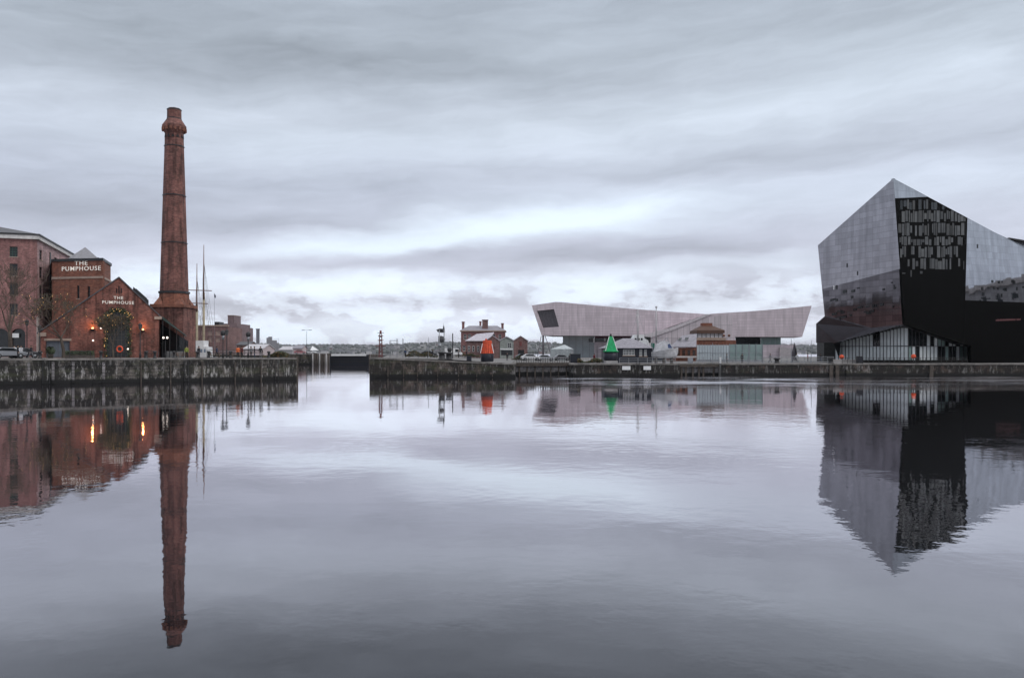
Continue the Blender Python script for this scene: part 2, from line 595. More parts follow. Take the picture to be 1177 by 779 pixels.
# lumpy cumulus near the horizon
cum = n.ramp(n.noise(n.comb(n.math('MULTIPLY', az0, 1.0), n.math('MULTIPLY', el0, 2.2), 0.4), 19.0, 7, 0.58), [(0.43, 0.0), (0.50, 0.6), (0.60, 1.0)])
low = n.ramp(el0, [(0.0, 1.0), (0.075, 0.6), (0.11, 0.0)])
bright = n.math('ADD', bright, n.math('MULTIPLY', n.math('MULTIPLY', n.math('SUBTRACT', cum, 0.5), low), 0.62))
wisp = n.noise(n.comb(n.math('MULTIPLY', az, 2.2), n.math('MULTIPLY_ADD', az, -1.2, n.math('MULTIPLY', el, 15.0)), 5.5), 2.0, 8, 0.62)
deck = n.math('MULTIPLY', n.math('SUBTRACT', cl, 0.5), 0.62)
deck = n.math('MULTIPLY_ADD', n.math('SUBTRACT', wisp, 0.5), 0.62, deck)
deck = n.math('ADD', deck, n.math('MULTIPLY', n.math('SUBTRACT', cl2, 0.5), 0.22))
tot = n.math('ADD', n.math('ADD', bright, deck), 1.0)
cloud = n.mix(1.0, base, n.comb(tot, tot, tot), 'MULTIPLY')
# thin cloud turns faintly cyan where it is brightest
cloud = n.mix(n.math('MULTIPLY', bright, 0.75, clamp=True), cloud, (0.74, 0.90, 0.96))
bg = n.new('ShaderNodeBackground')
n.link(cloud, bg.inputs[0])
bg.inputs[1].default_value = 1.22
sky = n.new('ShaderNodeTexSky', sky_type='NISHITA', sun_disc=False)
sky.sun_elevation = R(SUN_EL)
sky.sun_rotation = R(SUN_AZ)
sky.air_density = 1.0
bg2 = n.new('ShaderNodeBackground')
n.link(sky.outputs[0], bg2.inputs[0])
bg2.inputs[1].default_value = 0.06
mx = n.new('ShaderNodeMixShader')
mx.inputs[0].default_value = 0.10
n.link(bg.outputs[0], mx.inputs[1])
n.link(bg2.outputs[0], mx.inputs[2])
wo = n.new('ShaderNodeOutputWorld')
n.link(mx.outputs[0], wo.inputs[0])

sd = bpy.data.lights.new('sun', 'SUN')
sd.energy = 1.1
sd.angle = R(25)
sd.color = (1.0, 0.95, 0.9)
so = bpy.data.objects.new('sun', sd)
C.objects.link(so)
sv = Vector((math.sin(R(SUN_AZ)) * math.cos(R(SUN_EL)), math.cos(R(SUN_AZ)) * math.cos(R(SUN_EL)), math.sin(R(SUN_EL))))
so.rotation_euler = (-sv).to_track_quat('-Z', 'Y').to_euler()
so.location = sv * 100

cd = bpy.data.cameras.new('camera')
co = bpy.data.objects.new('camera', cd)
C.objects.link(co)
co.location = (0, 0, EYE)
co.rotation_euler = (R(90), 0, 0)
cd.sensor_width = 36
cd.lens = 36 * F / 1177
cd.shift_y = (HY - 389.5) / 1177
cd.clip_end = 30000
cd.clip_start = 0.1
sc.camera = co
sc.view_settings.view_transform = 'Standard'
sc.view_settings.look = 'None'
sc.view_settings.exposure = 0
sc.view_settings.gamma = 1
sc.cycles.max_bounces = 8
sc.cycles.use_denoising = True

# ------------------------------------------------------------------ water
m, n, b = base_mat('dock_water', (0.0025, 0.003, 0.004), 0.4, 0.0, 1.05)
p, q = n.pos()
patch = n.ramp(n.noise(n.comb(q[0], n.math('MULTIPLY', q[1], 0.7), 4.0), 0.03, 5, 0.6), [(0.40, 0.12), (0.50, 0.6), (0.64, 1.7)])
small = n.noise(p, 1.5, 3, 0.55)
mid = n.noise(n.comb(n.math('MULTIPLY', q[0], 0.6), q[1], 2.0), 0.45, 3, 0.5)
swell = n.noise(p, 0.09, 2, 0.5)
h = n.math('MULTIPLY', small, 0.010)
h = n.math('MULTIPLY_ADD', mid, 0.014, h)
h = n.math('MULTIPLY', h, patch)
# a breeze ruffles the strip under the right hand quays
def smooth(x_, a_, b2_):
    mr = n.new('ShaderNodeMapRange', interpolation_type='SMOOTHSTEP')
    n.link(x_, mr.inputs[0])
    mr.inputs[1].default_value = a_
    mr.inputs[2].default_value = b2_
    return mr.outputs[0]
gust = n.ramp(n.noise(n.comb(n.math('MULTIPLY', q[0], 0.5), q[1], 6.0), 0.13, 5, 0.6), [(0.38, 0.15), (0.58, 1.0)])
wob = n.math('MULTIPLY_ADD', n.noise(n.comb(q[0], 0.0, 2.0), 0.12, 3, 0.6), 14.0, q[1])
ruf = n.math('MULTIPLY', n.math('MULTIPLY', smooth(wob, 94.0, 118.0), smooth(q[0], 2.0, 12.0)), gust)
h = n.math('MULTIPLY_ADD', n.math('MULTIPLY', n.noise(p, 2.6, 3, 0.6), ruf), 0.055, h)
h = n.math('MULTIPLY_ADD', swell, 0.03, h)
bn = n.new('ShaderNodeBump')
bn.inputs['Strength'].default_value = 1.0
bn.inputs['Distance'].default_value = 0.55
n.link(h, bn.inputs['Height'])
# grazing reflection: how much of the sky the surface gives back at each angle
geo = n.new('ShaderNodeNewGeometry')
dt = n.new('ShaderNodeVectorMath', operation='DOT_PRODUCT')
n.link(geo.outputs['Incoming'], dt.inputs[0])
n.link(bn.outputs[0], dt.inputs[1])
refl = n.ramp(n.math('ABSOLUTE', dt.outputs['Value']), [(0.0, 0.98), (0.05, 0.92), (0.10, 0.80), (0.20, 0.57), (0.30, 0.345), (0.40, 0.14), (0.7, 0.05), (1.0, 0.03)])
gl = n.new('ShaderNodeBsdfGlossy')
n.link(n.math('MULTIPLY_ADD', ruf, 0.20, 0.012), gl.inputs['Roughness'])   # wavelets too small to see one by one
gl.inputs['Color'].default_value = (1.0, 0.97, 1.0, 1)
n.link(bn.outputs[0], gl.inputs['Normal'])
ms = n.new('ShaderNodeMixShader')
n.link(refl, ms.inputs[0])
n.link(b.outputs[0], ms.inputs[1])
n.link(gl.outputs[0], ms.inputs[2])
n.link(ms.outputs[0], m.node_tree.nodes['Material Output'].inputs['Surface'])
WATER = m
mb = MB()
mb.face([(-9400, -500, 0), (9400, -500, 0), (9400, 12000, 0), (-9400, 12000, 0)])
tag(mb.build('water', WATER), 'still grey dock water mirroring the sky and the brick chimney', None, kind='structure')

# ------------------------------------------------------------------ ground and quays
ZL, ZW, ZR = 3.33, 3.8, 2.2


def ground(name, poly, z, mat=PAVING, zs=None):
    mb = MB()
    if zs is None:
        mb.prism(poly, -0.6, z)
    else:
        nn = len(poly)
        vs = [(p_[0], p_[1], -0.6) for p_ in poly] + [(p_[0], p_[1], zz) for p_, zz in zip(poly, zs)]
        fs = [(i, (i + 1) % nn, nn + (i + 1) % nn, nn + i) for i in range(nn)]
        tris = geometry.tessellate_polygon([[Vector((p_[0], p_[1], 0)) for p_ in poly]])
        fs += [tuple(nn + i for i in t) for t in tris]
        mb.add(vs, fs)
    return tag(mb.build(name, mat), kind='structure')


def inset_pt(A, B, d):
    v = VP(A, B)
    return v


QA, QB = Vector((-126.5, 61.0)), Vector((-33.2, 121.0))     # front line of the left quay
vq = VP(QA, QB)
ground('quay_paving', [vq.pt(0, 0, -0.7)[:2], vq.pt(vq.L - 0.7, 0, -0.7)[:2], (-39.6, 130), (-49, 141), (-62, 153), (-80, 170), (-100, 185), (-140, 290), (-420, 290), (-420, 61)], ZL)
ground('river_bank', [(-420, 284.8), (-66.8, 284.8), (-66.8, 330), (-420, 330)], ZW)
# the pier between the two docks falls from left to right
PIER = [(-21.8, 133.4), (-10, 133.4), (0.1, 133.4), (0.1, 151), (3, 330), (-51.5, 330), (-51.5, 294), (-45, 290), (-24, 150)]
PZ = [3.25, 2.95, 2.3, 2.3, 2.6, 3.3, 3.3, 3.3, 3.3]
ground('pier_paving', PIER, 3, PAVING, PZ)
ground('museum_quay_paving', [(0.2, 151.0), (11.4, 151.0), (11.4, 139.8), (28.2, 139.8), (28.2, 144.3), (36.9, 144.3), (36.9, 140.8), (118, 140.8), (118, -80), (420, -80), (420, 430), (3, 430)], ZR)


def quay_wall(label, A, B, z0a, z1b, mat, thick=0.8, coping=0.24, group=None, cop_mat=COPING):
    v = VP(A, B)
    t = thing('quay_wall', label, 'quay wall', (A[0], A[1], 0), group or 'stone quay walls round the dock')
    za, zb = z0a, z1b
    mb = MB()
    k = max(2, int(v.L / 2.2))
    rnd = random.Random(int(A[0] * 10))
    for i in range(k):        # each bay of masonry stands a finger's breadth in or out
        s0, s1 = v.L * i / k, v.L * (i + 1) / k
        d = rnd.uniform(-0.05, 0.05)
        zt0, zt1 = za + (zb - za) * i / k - coping, za + (zb - za) * (i + 1) / k - coping
        mb.extr([v.pt(s0, -1, d), v.pt(s1, -1, d), v.pt(s1, zt1, d), v.pt(s0, zt0, d)], (-v.n.x * (thick + d), -v.n.y * (thick + d), 0))
    mb.build('masonry', mat, t)
    mb = MB()
    k = max(2, int(v.L / 1.6))
    for i in range(k):
        s0, s1 = v.L * i / k + 0.015, v.L * (i + 1) / k - 0.015
        d = 0.10 + rnd.uniform(-0.02, 0.02)
        zt0, zt1 = za + (zb - za) * i / k, za + (zb - za) * (i + 1) / k
        e = rnd.uniform(-0.035, 0.03)
        mb.extr([v.pt(s0, zt0 - coping, d), v.pt(s1, zt1 - coping, d), v.pt(s1, zt1 + e, d), v.pt(s0, zt0 + e, d)],
                (-v.n.x * (thick + d), -v.n.y * (thick + d), 0))
    mb.build('coping', cop_mat, t)
    return t, v


def ladder(t, v, s, z0, z1, w_=0.5):
    mb = MB()
    for q_ in (-w_ / 2, w_ / 2):
        mb.tube(v.pt(s + q_, z0, 0.2), v.pt(s + q_, z1, 0.2), 0.04, n=5)
    z = z0 + 0.15
    while z < z1:
        mb.tube(v.pt(s - w_ / 2, z, 0.2), v.pt(s + w_ / 2, z, 0.2), 0.025, n=5)
        z += 0.3
    mb.build('ladder', DARK_METAL, t)


t, v = quay_wall('long sooty stone quay wall with white lime runs below the brick pumphouse', QA, QB, ZL + 0.02, ZL + 0.02, QS_LEFT)
ladder(t, v, v.s_of(53), 0.1, ZL - 0.3, 0.75)
ladder(t, v, v.s_of(214), 0.1, ZL - 0.3, 0.5)
ladder(t, v, v.s_of(318), 0.1, ZL - 0.3, 0.5)
mb = MB()
for k in range(26):
    a_, b2_ = v.s_of(60 + k * 10), v.s_of(70 + k * 10)
    for j in range(4):
        f0, f1 = j / 4, (j + 1) / 4
        mb.tube(v.pt(a_ + (b2_ - a_) * f0, 2.75 - 0.5 * math.sin(math.pi * f0), 0.16), v.pt(a_ + (b2_ - a_) * f1, 2.75 - 0.5 * math.sin(math.pi * f1), 0.16), 0.03, n=4)
mb.build('hanging_chain', DARK_METAL, t)
for px in (33, 61, 84, 119):       # pale stone pilasters in the wall
    mb = MB(); v.pbox(mb, px - 1.6, px + 1.6, 416, 440, 0.02, 0.16); mb.build('pilaster', QS_PALE, t)
for px in (162, 196, 232, 270, 300):
    mb = MB(); v.pbox(mb, px - 0.6, px + 0.6, 416, 440, 0.02, 0.2); mb.build('fender', TIMBER, t)
# return side at the corner with its timber fenders
quay_wall('short end wall of the left quay with two tall timber fender posts', (-33.2, 121.0), (-38.6, 129.5), ZL + 0.02, ZL + 0.02, QS_LEFT)
for i, px in enumerate((336.5, 341.0)):
    Y = 121.6 + i * 2.5
    tag(MB().obox((X(px, Y), Y), 0.5, 0.38, 0.38, -1, ZL + 0.25).build('fender_post', TIMBER, None, (X(px, Y), Y, 0)),
        ['left of two dark timber fender posts at the quay corner', 'right of two dark timber fender posts at the quay corner'][i], 'fender post', 'timber fender posts at the quay corner')
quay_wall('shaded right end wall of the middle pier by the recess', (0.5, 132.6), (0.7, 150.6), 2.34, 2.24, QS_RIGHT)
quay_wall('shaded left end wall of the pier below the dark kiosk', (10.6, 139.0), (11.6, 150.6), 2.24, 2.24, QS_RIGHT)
t, v = quay_wall('brown stone pier wall in mid dock falling to the right', (-22.7, 132.6), (0.5, 132.6), 3.3, 2.34, QS_MID)
for px in (446, 464, 480, 503, 527, 548, 566):
    mb = MB(); v.pbox(mb, px - 0.5, px + 0.5, 420, 433, 0.02, 0.18); mb.build('fender', TIMBER, t)
quay_wall('left side wall of the middle pier running back to the lock gate', (-22.7, 132.6), (-24.6, 150.0), 3.3, 3.3, QS_MID)
t, v = quay_wall('pale recessed concrete quay wall between the two stone piers', (0.5, 150.4), (11.8, 150.4), 2.24, 2.24, QS_PALE, cop_mat=TIMBER)
mb = MB(); v.pbox(mb, 592, 661, 416.6, 420.6, 0.12, 0.5); mb.build('fender_beam', TIMBER, t)
for px in (597, 606, 615, 624, 633, 642, 651):
    mb = MB(); v.pbox(mb, px - 0.7, px + 0.7, 420.6, 431, 0.02, 0.25); mb.build('fender', TIMBER, t)
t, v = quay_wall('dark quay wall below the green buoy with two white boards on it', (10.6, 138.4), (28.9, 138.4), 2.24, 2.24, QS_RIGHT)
for i, (a, b_) in enumerate(((715, 724.5), (739.5, 748))):
    mb = MB(); v.pbox(mb, a, b_, 420.6, 425, 0.12, 0.17); mb.build('notice_board', WHITE, t)
ladder(t, v, v.s_of(733), 0.1, 2.6, 0.6)
t, v = quay_wall('quay wall with upright timber piles between green buoy and glass screen', (28.4, 143.6), (37.2, 143.6), 2.24, 2.24, QS_PALE)
for px in (783, 788, 796, 803, 808, 820):
    mb = MB(); v.pbox(mb, px - 1.0, px + 1.0, 419.5, 436, 0.02, 0.35); mb.build('pile', TIMBER, t)
mb = MB(); v.pbox(mb, 778, 829, 418.5, 421.5, 0.36, 0.55); mb.build('waling', TIMBER, t)
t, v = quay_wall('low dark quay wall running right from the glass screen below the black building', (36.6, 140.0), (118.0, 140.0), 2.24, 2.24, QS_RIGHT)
for px in (955, 962, 1070):
    mb = MB(); v.pbox(mb, px - 2, px + 2, 420, 434, 0.02, 0.25); mb.build('fender', TIMBER, t)
mb = MB(); v.pbox(mb, 972, 1000, 419, 432, 0.06, 0.2); mb.build('patched_masonry', QS_MID, t)
quay_wall('far stone wall beyond the left quay beside the lock gate', (-130, 284.0), (-71.0, 284.0), ZW, ZW, QS_MID)
# piled knuckle left of the gate
t = thing('pile_knuckle', 'row of weathered timber piles left of the lock gate', 'pile row', (-68, 284, 0))
for k in range(8):
    px = 359.5 + k * 2.6
    MB().tube((X(px, 283.5), 283.5, -1), (X(px, 283.5), 283.5, ZW + 0.1), 0.28, n=7).build('pile', TIMBER if k % 3 else CONCRETE, t)
mb = MB().box(X(358, 283.9), X(380, 283.9), 283.9, 285.0, ZW - 0.5, ZW + 0.15); mb.build('cap_beam', TIMBER, t)
t = thing('pile_knuckle', 'short run of grey piles right of the lock gate', 'pile row', (-51, 291, 0))
for k in range(5):
    px = 424.8 + k * 2.2
    MB().tube((X(px, 291), 291, -1), (X(px, 291), 291, ZW - 0.1), 0.3, n=7).build('pile', TIMBER, t)
t = thing('lock_gate', 'black lock gate with pale walkway rail across the dock entrance', 'lock gate', (-59, 293, 0))
mb = MB().box(X(379, 293), X(424, 293), 293, 293.8, -1, ZW - 0.3)
mb.build('gate_leaf', NAVY, t)
for z in (0.9, 1.8, 2.7):
    MB().box(X(380, 293), X(423, 293), 292.6, 292.98, z, z + 0.28).build('gate_beam', DARK_METAL, t)
MB().box(X(381, 293), X(421, 293), 292.2, 292.99, ZW - 0.75, ZW - 0.05).build('walkway', WHITE, t)
mb = MB()
for px in range(382, 422, 4):
    mb.tube((X(px, 292.4), 292.4, ZW - 0.05), (X(px, 292.4), 292.4, ZW + 0.95), 0.035, n=5)
mb.tube((X(382, 292.4), 292.4, ZW + 0.95), (X(421, 292.4), 292.4, ZW + 0.95), 0.04, n=5)
mb.build('handrail', GREY_METAL, t)


# ------------------------------------------------------------------ shared building parts
def window(parent, v, r, frame=WHITE, glass=DARK_GLASS, nx=2, nz=3, d=-0.22, sill=True, fw=0.07):
    s0, s1, z0, z1 = r
    mb = MB()
    v.box(mb, s0, s1, z0, z0 + fw, d - 0.03, d + 0.05)
    v.box(mb, s0, s1, z1 - fw, z1, d - 0.03, d + 0.05)
    v.box(mb, s0, s0 + fw, z0 + fw, z1 - fw, d - 0.03, d + 0.05)
    v.box(mb, s1 - fw, s1, z0 + fw, z1 - fw, d - 0.03, d + 0.05)
    for i in range(1, nx):
        s = s0 + (s1 - s0) * i / nx
        v.box(mb, s - 0.03, s + 0.03, z0 + fw, z1 - fw, d - 0.02, d + 0.03)
    for i in range(1, nz):
        z = z0 + (z1 - z0) * i / nz
        v.box(mb, s0 + fw, s1 - fw, z - 0.03, z + 0.03, d - 0.025, d + 0.035)
    wn = mb.build('window', frame, parent)
    mb = MB()
    v.box(mb, s0 + fw * 0.5, s1 - fw * 0.5, z0 + fw * 0.5, z1 - fw * 0.5, d - 0.06, d - 0.035)
    mb.build('pane', glass, wn)
    if sill:
        mb = MB()
        v.box(mb, s0 - 0.12, s1 + 0.12, z0 - 0.16, z0 - 0.005, d + 0.06, 0.08)
        mb.build('sill', STONE_BAND, wn)
    return wn


def text(parent, name, body, v, s, z, size, mat, d=0.06, width=None, bold=0.002, ext=0.03):
    cu = bpy.data.curves.new('lettering', 'FONT')
    cu.body = body
    cu.size = size
    cu.align_x = 'CENTER'
    cu.offset = bold * size
    cu.extrude = ext
    cu.resolution_u = 3
    cu.space_character = 1.16
    o = bpy.data.objects.new('lettering', cu)
    C.objects.link(o)
    dg = bpy.context.evaluated_depsgraph_get()
    me = bpy.data.meshes.new_from_object(o.evaluated_get(dg))
    bpy.data.objects.remove(o)
    xs = [vv.co.x for vv in me.vertices]
    k = 1.0
    if width:
        k = width / (max(xs) - min(xs))
    # reading direction is left to right as seen from the water
    uu = v.u if v.pt(1, 0)[0] / v.pt(1, 0)[1] > v.pt(0, 0)[0] / v.pt(0, 0)[1] else -v.u
    base = v.pt(s, z, d)
    mb = MB()
    vs = [base + Vector((uu.x * vv.co.x * k + v.n.x * vv.co.z, uu.y * vv.co.x * k + v.n.y * vv.co.z, vv.co.y)) for vv in me.vertices]
    mb.add(vs, [tuple(p_.vertices) for p_ in me.polygons])
    bpy.data.meshes.remove(me)
    return mb.build(name, mat, parent)


# ------------------------------------------------------------------ dock warehouse (far left)
wc = Vector((X(42, 150.0), 150.0))
ud = Vector((-0.95, -0.312)).normalized()
vd = Vector((-0.312, 0.95)).normalized()
vf = VP(wc + ud * 46, wc)                # front, s grows to the right
vs_ = VP(wc, wc + vd * 72)               # right hand side, s grows away
ZE = 25.2
t = thing('brick_warehouse', 'tall pinkish brick dock warehouse with white cornice at far left', 'warehouse', (wc.x - 12, wc.y + 8, ZL))
fr = [vf.rect(11, 20.3, a, b_) for a, b_ in ((283.5, 295), (303, 317), (325, 339), (349, 362))]
fr2 = [vf.rect(-16, -6, a, b_) for a, b_ in ((283, 294.5), (302.5, 316.5), (324.5, 338.5), (348.5, 361.5))]


def arch_loop(v, p0, p1, ytop, ybot_z, n_=10):
    s0, s1 = v.s_of(p0), v.s_of(p1)
    _, zt = v.sz((p0 + p1) / 2, ytop)
    rr = (s1 - s0) / 2
    cz = zt - rr * 0.9
    cs = (s0 + s1) / 2
    lp = [(s0, ybot_z), (s1, ybot_z)]
    for i in range(n_ + 1):
        a = math.pi * i / n_
        lp.append((cs + rr * math.cos(a), cz + rr * 0.9 * math.sin(a)))
    return lp


a1 = arch_loop(vf, 13.5, 29, 377.5, ZL + 0.05)
a2 = arch_loop(vf, -8, 9.5, 377.5, ZL + 0.05)
mb = MB().holed([(0, ZL), (vf.L, ZL), (vf.L, ZE), (0, ZE)], [rloop(r) for r in fr + fr2] + [a1, a2], lambda s, z, d: vf.pt(s, z, d), 0, -0.6)
mb.build('wall', BRICK_WARE, t)
sr = []
for px0, px1, rows in ((45.2, 48.8, ((287.5, 299), (307, 320), (328, 343), (351, 366))), (62.3, 65.6, ((296, 306.5), (314, 326), (333, 345), (353, 366)))):
    sr += [vs_.rect(px0, px1, a, b_) for a, b_ in rows]
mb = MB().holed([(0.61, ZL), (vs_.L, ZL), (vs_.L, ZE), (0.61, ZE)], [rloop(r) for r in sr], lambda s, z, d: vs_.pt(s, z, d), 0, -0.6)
mb.build('wall', brick('warehouse_brick_lit', (0.46, 0.29, 0.285), (0.39, 0.235, 0.23), (0.52, 0.43, 0.42), dirt=0.45), t)  # side brick made paler: the light on this face is in its colour
mb = MB()
pb, pc = vs_.pt(72, 0), vf.pt(0, 0)
pd = pc + Vector((vd.x * 72, vd.y * 72, 0))
mb.extr([(pb.x, pb.y, ZL), (pd.x, pd.y, ZL), (pd.x, pd.y, ZE), (pb.x, pb.y, ZE)], (0.1, 0.5, 0))
mb.extr([(pc.x, pc.y, ZL), (pd.x, pd.y, ZL), (pd.x, pd.y, ZE), (pc.x, pc.y, ZE)], (0.5, -0.1, 0))
mb.build('rear_wall', BRICK_WARE, t)
for i, r in enumerate(fr + fr2):
    window(t, vf, r, frame=DARK_METAL if i else M('green_frame', (0.03, 0.08, 0.06), 0.5), nx=3, nz=4)
for r in sr:
    window(t, vs_, r, frame=DARK_METAL, nx=1, nz=3)
for lp in (a1, a2):
    mb = MB(); mb.extr([vf.pt(s, z, -0.62) for s, z in lp], (-vf.n.x * 0.05, -vf.n.y * 0.05, 0)); mb.build('arch_glazing', DARK_GLASS, t)
mb = MB()
for (v, L) in ((vf, vf.L), (vs_, vs_.L)):
    e0 = -0.5 if v is vs_ else 0
    v.box(mb, e0, L + (0.5 if v is vf else 0), ZE, ZE + 0.75, -0.6, 0.5 if v is vf else 0.497)
mb.build('cornice', M('cornice_stone', (0.62, 0.60, 0.58), 0.8), t)
mb = MB()
vf.box(mb, 0, vf.L + 0.7, ZE + 0.752, ZE + 1.0, -0.6, 0.7)
vs_.box(mb, -0.0, vs_.L, ZE + 0.752, ZE + 0.997, -0.6, 0.697)
mb.build('gutter', DARK_METAL, t)
mb = MB()
z0, z1 = ZE + 1.0, ZE + 4.3
cor = [vf.pt(vf.L + 0.4, 0, 0.4), vf.pt(0, 0, 0.4), pd, vs_.pt(72, 0, 0.4)]
r1 = vf.pt(vf.L - 12, 0, -13)
r2 = vf.pt(12, 0, -13)
r3 = r1 + Vector((vd.x * 46, vd.y * 46, 0))
c_ = [Vector((p_.x, p_.y, z0)) for p_ in cor]
A_, B_, D_ = [Vector((p_.x, p_.y, z1)) for p_ in (r1, r2, r3)]
E_ = B_ + (D_ - A_)
mb.face([c_[0], c_[1], B_, A_]); mb.face([c_[0], A_, D_, c_[3]]); mb.face([c_[1], c_[2], E_, B_]); mb.face([c_[2], c_[3], D_, E_]); mb.face([A_, B_, E_, D_])
mb.build('roof', SLATE, t)
mb = MB()
vs_.pbox(mb, 56.8, 57.8, 290, 400, 0.02, 0.16)
mb.build('drainpipe', DARK_METAL, t)
mb = MB(); vf.pbox(mb, 14.5, 22, 383, 388, 0.1, 0.2); mb.build('sign_panel', WHITE, t)
mb = MB(); vs_.box(mb, 0.02, 1.5, ZL, ZL + 7.5, 0.005, 0.1); mb.build('corner_stones', STONE_PALE, t)

# ------------------------------------------------------------------ accumulator tower with the upper sign
vt = VP.px(60, 152, 118, 150)
vt2 = VP.px(118, 150, 127.2, 159.5)
ZT = vt.sz(118, 296.5)[1]
P0, P1, P2 = vt.A, vt.B, vt2.B
P3, P4 = Vector((X(92, 170), 170)), Vector((X(58, 168), 168))
t = thing('brick_tower', 'square brown brick tower with lettered parapet behind the gabled hall', 'tower', (P1.x, P1.y, ZL))
plan = [P0, P1, P2, P3, P4]
win = [vt.rect(100.6, 103.6, 329, 344), vt.rect(88.4, 91.2, 328, 343)]
mb = MB().holed([(0, ZL), (vt.L, ZL), (vt.L, ZT - 0.5), (0, ZT - 0.5)], [rloop(r) for r in win], lambda s, z, d: vt.pt(s, z, d), 0, -0.5)
for a, b_ in ((P1, P2), (P2, P3), (P3, P4), (P4, P0)):
    mb.face([(a.x, a.y, ZL), (b_.x, b_.y, ZL), (b_.x, b_.y, ZT - 0.5), (a.x, a.y, ZT - 0.5)])
mb.build('wall', BRICK_TOWER, t)
for r in win:
    window(t, vt, r, frame=DARK_METAL, nx=1, nz=2)


def offset_poly(poly, d):
    cx = sum(p_.x for p_ in poly) / len(poly); cy = sum(p_.y for p_ in poly) / len(poly)
    out = []
    for p_ in poly:
        w_ = Vector((p_.x - cx, p_.y - cy))
        out.append((p_.x + w_.normalized().x * d, p_.y + w_.normalized().y * d))
    return out


zb = vt.sz(95, 319)[1]
MB().prism(offset_poly(plan, 0.18), zb - 0.2, zb + 0.2).build('string_course', STONE_BAND, t)
MB().prism(offset_poly(plan, 0.25), ZT - 0.5, ZT).build('parapet', DARK_METAL, t)
apx = W(98, 284, 158)
bs = [W(78, 297, 154), W(113, 297, 154), W(114, 299, 163), W(80, 299, 163)]
mb = MB()
for i in range(4):
    mb.face([bs[i], bs[(i + 1) % 4], apx])
mb.build('roof', M('mid_slate', (0.24, 0.235, 0.25), 0.6, var=0.3, scale=2.0), t)
sT, zt1 = vt.sz(93.5, 304.7)
text(t, 'sign_lettering', 'THE', vt, sT, zt1, 1.15, LETTER, width=abs(vt.s_of(101) - vt.s_of(86.3)))
sT, zt2 = vt.sz(93.5, 311)
text(t, 'sign_lettering', 'PUMPHOUSE', vt, sT, zt2, 1.15, LETTER, width=abs(vt.s_of(116.2) - vt.s_of(71.5)))
MB().box(X(112.2, 158), X(114, 158), 157.5, 158, ZT, ZT + 1.0).build('vent_pot', DARK_METAL, t)

# ------------------------------------------------------------------ gabled pumphouse hall
vh = VP.px(47, 119, 183, 126)
back = Vector((-vh.n.x, -vh.n.y))
t = hall = thing('brick_pumphouse', 'gabled red brick pumphouse hall with tall arched window and white lettering', 'pub building', (vh.pt(vh.L / 2, 0).x, vh.pt(vh.L / 2, 0).y, ZL))
sA, zA = vh.sz(136.8, 319.5)
sR, zR = vh.L, vh.sz(183, 363)[1]
zLf = vh.sz(47.2, 381)[1]
arch = arch_loop(vh, 122.2, 148.6, 356, ZL + 0.06, 14)
garage = rloop((*vh.rect(53, 80, 391.5, 411)[:2], ZL + 0.06, vh.sz(66, 391.5)[1]))
slits = [vh.rect(a, b_, c1, 337) for a, b_, c1 in ((133.4, 134.9, 331), (136, 137.5, 328.5), (138.6, 140.1, 331))]
outer = [(0, ZL), (sR, ZL), (sR, zR), (sA, zA), (0, zLf)]
mb = MB().holed(outer, [arch, garage] + [rloop(r) for r in slits], lambda s, z, d: vh.pt(s, z, d), 0, -0.55)
DEP = 22.0
for s_, z_ in ((0, zLf), (sR, zR)):
    a = vh.pt(s_, ZL, -0.56); b_ = vh.pt(s_, ZL, -DEP)
    mb.face([a, b_, (b_.x, b_.y, z_), (a.x, a.y, z_)])
mb.extr([vh.pt(s_, z_, -DEP) for s_, z_ in outer], (back.x * 0.4, back.y * 0.4, 0))
mb.build('wall', BRICK_HALL, t)
mb = MB()
for (s0, z0_), (s1, z1_) in (((-0.5, zLf - 0.35), (sA, zA)), ((sA, zA), (sR + 0.5, zR - 0.5))):
    pts = [vh.pt(s0, z0_ + 0.02, 0.22), vh.pt(s1, z1_ + 0.02, 0.22), vh.pt(s1, z1_ + 0.02, -DEP - 0.5), vh.pt(s0, z0_ + 0.02, -DEP - 0.5)]
    mb.extr(pts, (0, 0, 0.20))
mb.build('roof', SLATE, t)
mb = MB(); vh.box(mb, sR - 0.7, sR + 0.35, zR - 0.55, zR - 0.1, 0.01, 0.3); mb.build('kneeler', STONE_BAND, t)
mb = MB(); vh.box(mb, -0.3, 0.7, zLf - 0.7, zLf - 0.15, 0.01, 0.28); mb.build('kneeler', STONE_BAND, t)
# arch surround, door and glazing
mb = MB()
ai = arch[2:]
ao = [(sum(arch_loop(vh, 122.2, 148.6, 356, ZL)[0][:1]) * 0 + (p_[0] - (ai[0][0] + ai[-1][0]) / 2) * 1.16 + (ai[0][0] + ai[-1][0]) / 2, (p_[1] - ai[0][1]) * 1.16 + ai[0][1]) for p_ in ai]
ring = ai + ao[::-1]
mb.extr([vh.pt(s_, z_, 0.02) for s_, z_ in ring], (vh.n.x * 0.1, vh.n.y * 0.1, 0))
mb.build('arch_surround', brick('arch_brick', (0.20, 0.06, 0.045), (0.16, 0.05, 0.04), (0.2, 0.14, 0.12)), t)
aw_s0, aw_s1 = arch[0][0], arch[1][0]
zs_ = ai[0][1]
mb = MB()
for k in range(1, 6):
    s_ = aw_s0 + (aw_s1 - aw_s0) * k / 6
    h_ = zs_ + 0.9 * math.sqrt(max(0, ((aw_s1 - aw_s0) / 2) ** 2 - (s_ - (aw_s0 + aw_s1) / 2) ** 2))
    vh.box(mb, s_ - 0.05, s_ + 0.05, ZL + 0.07, h_ - 0.02, -0.45, -0.32)
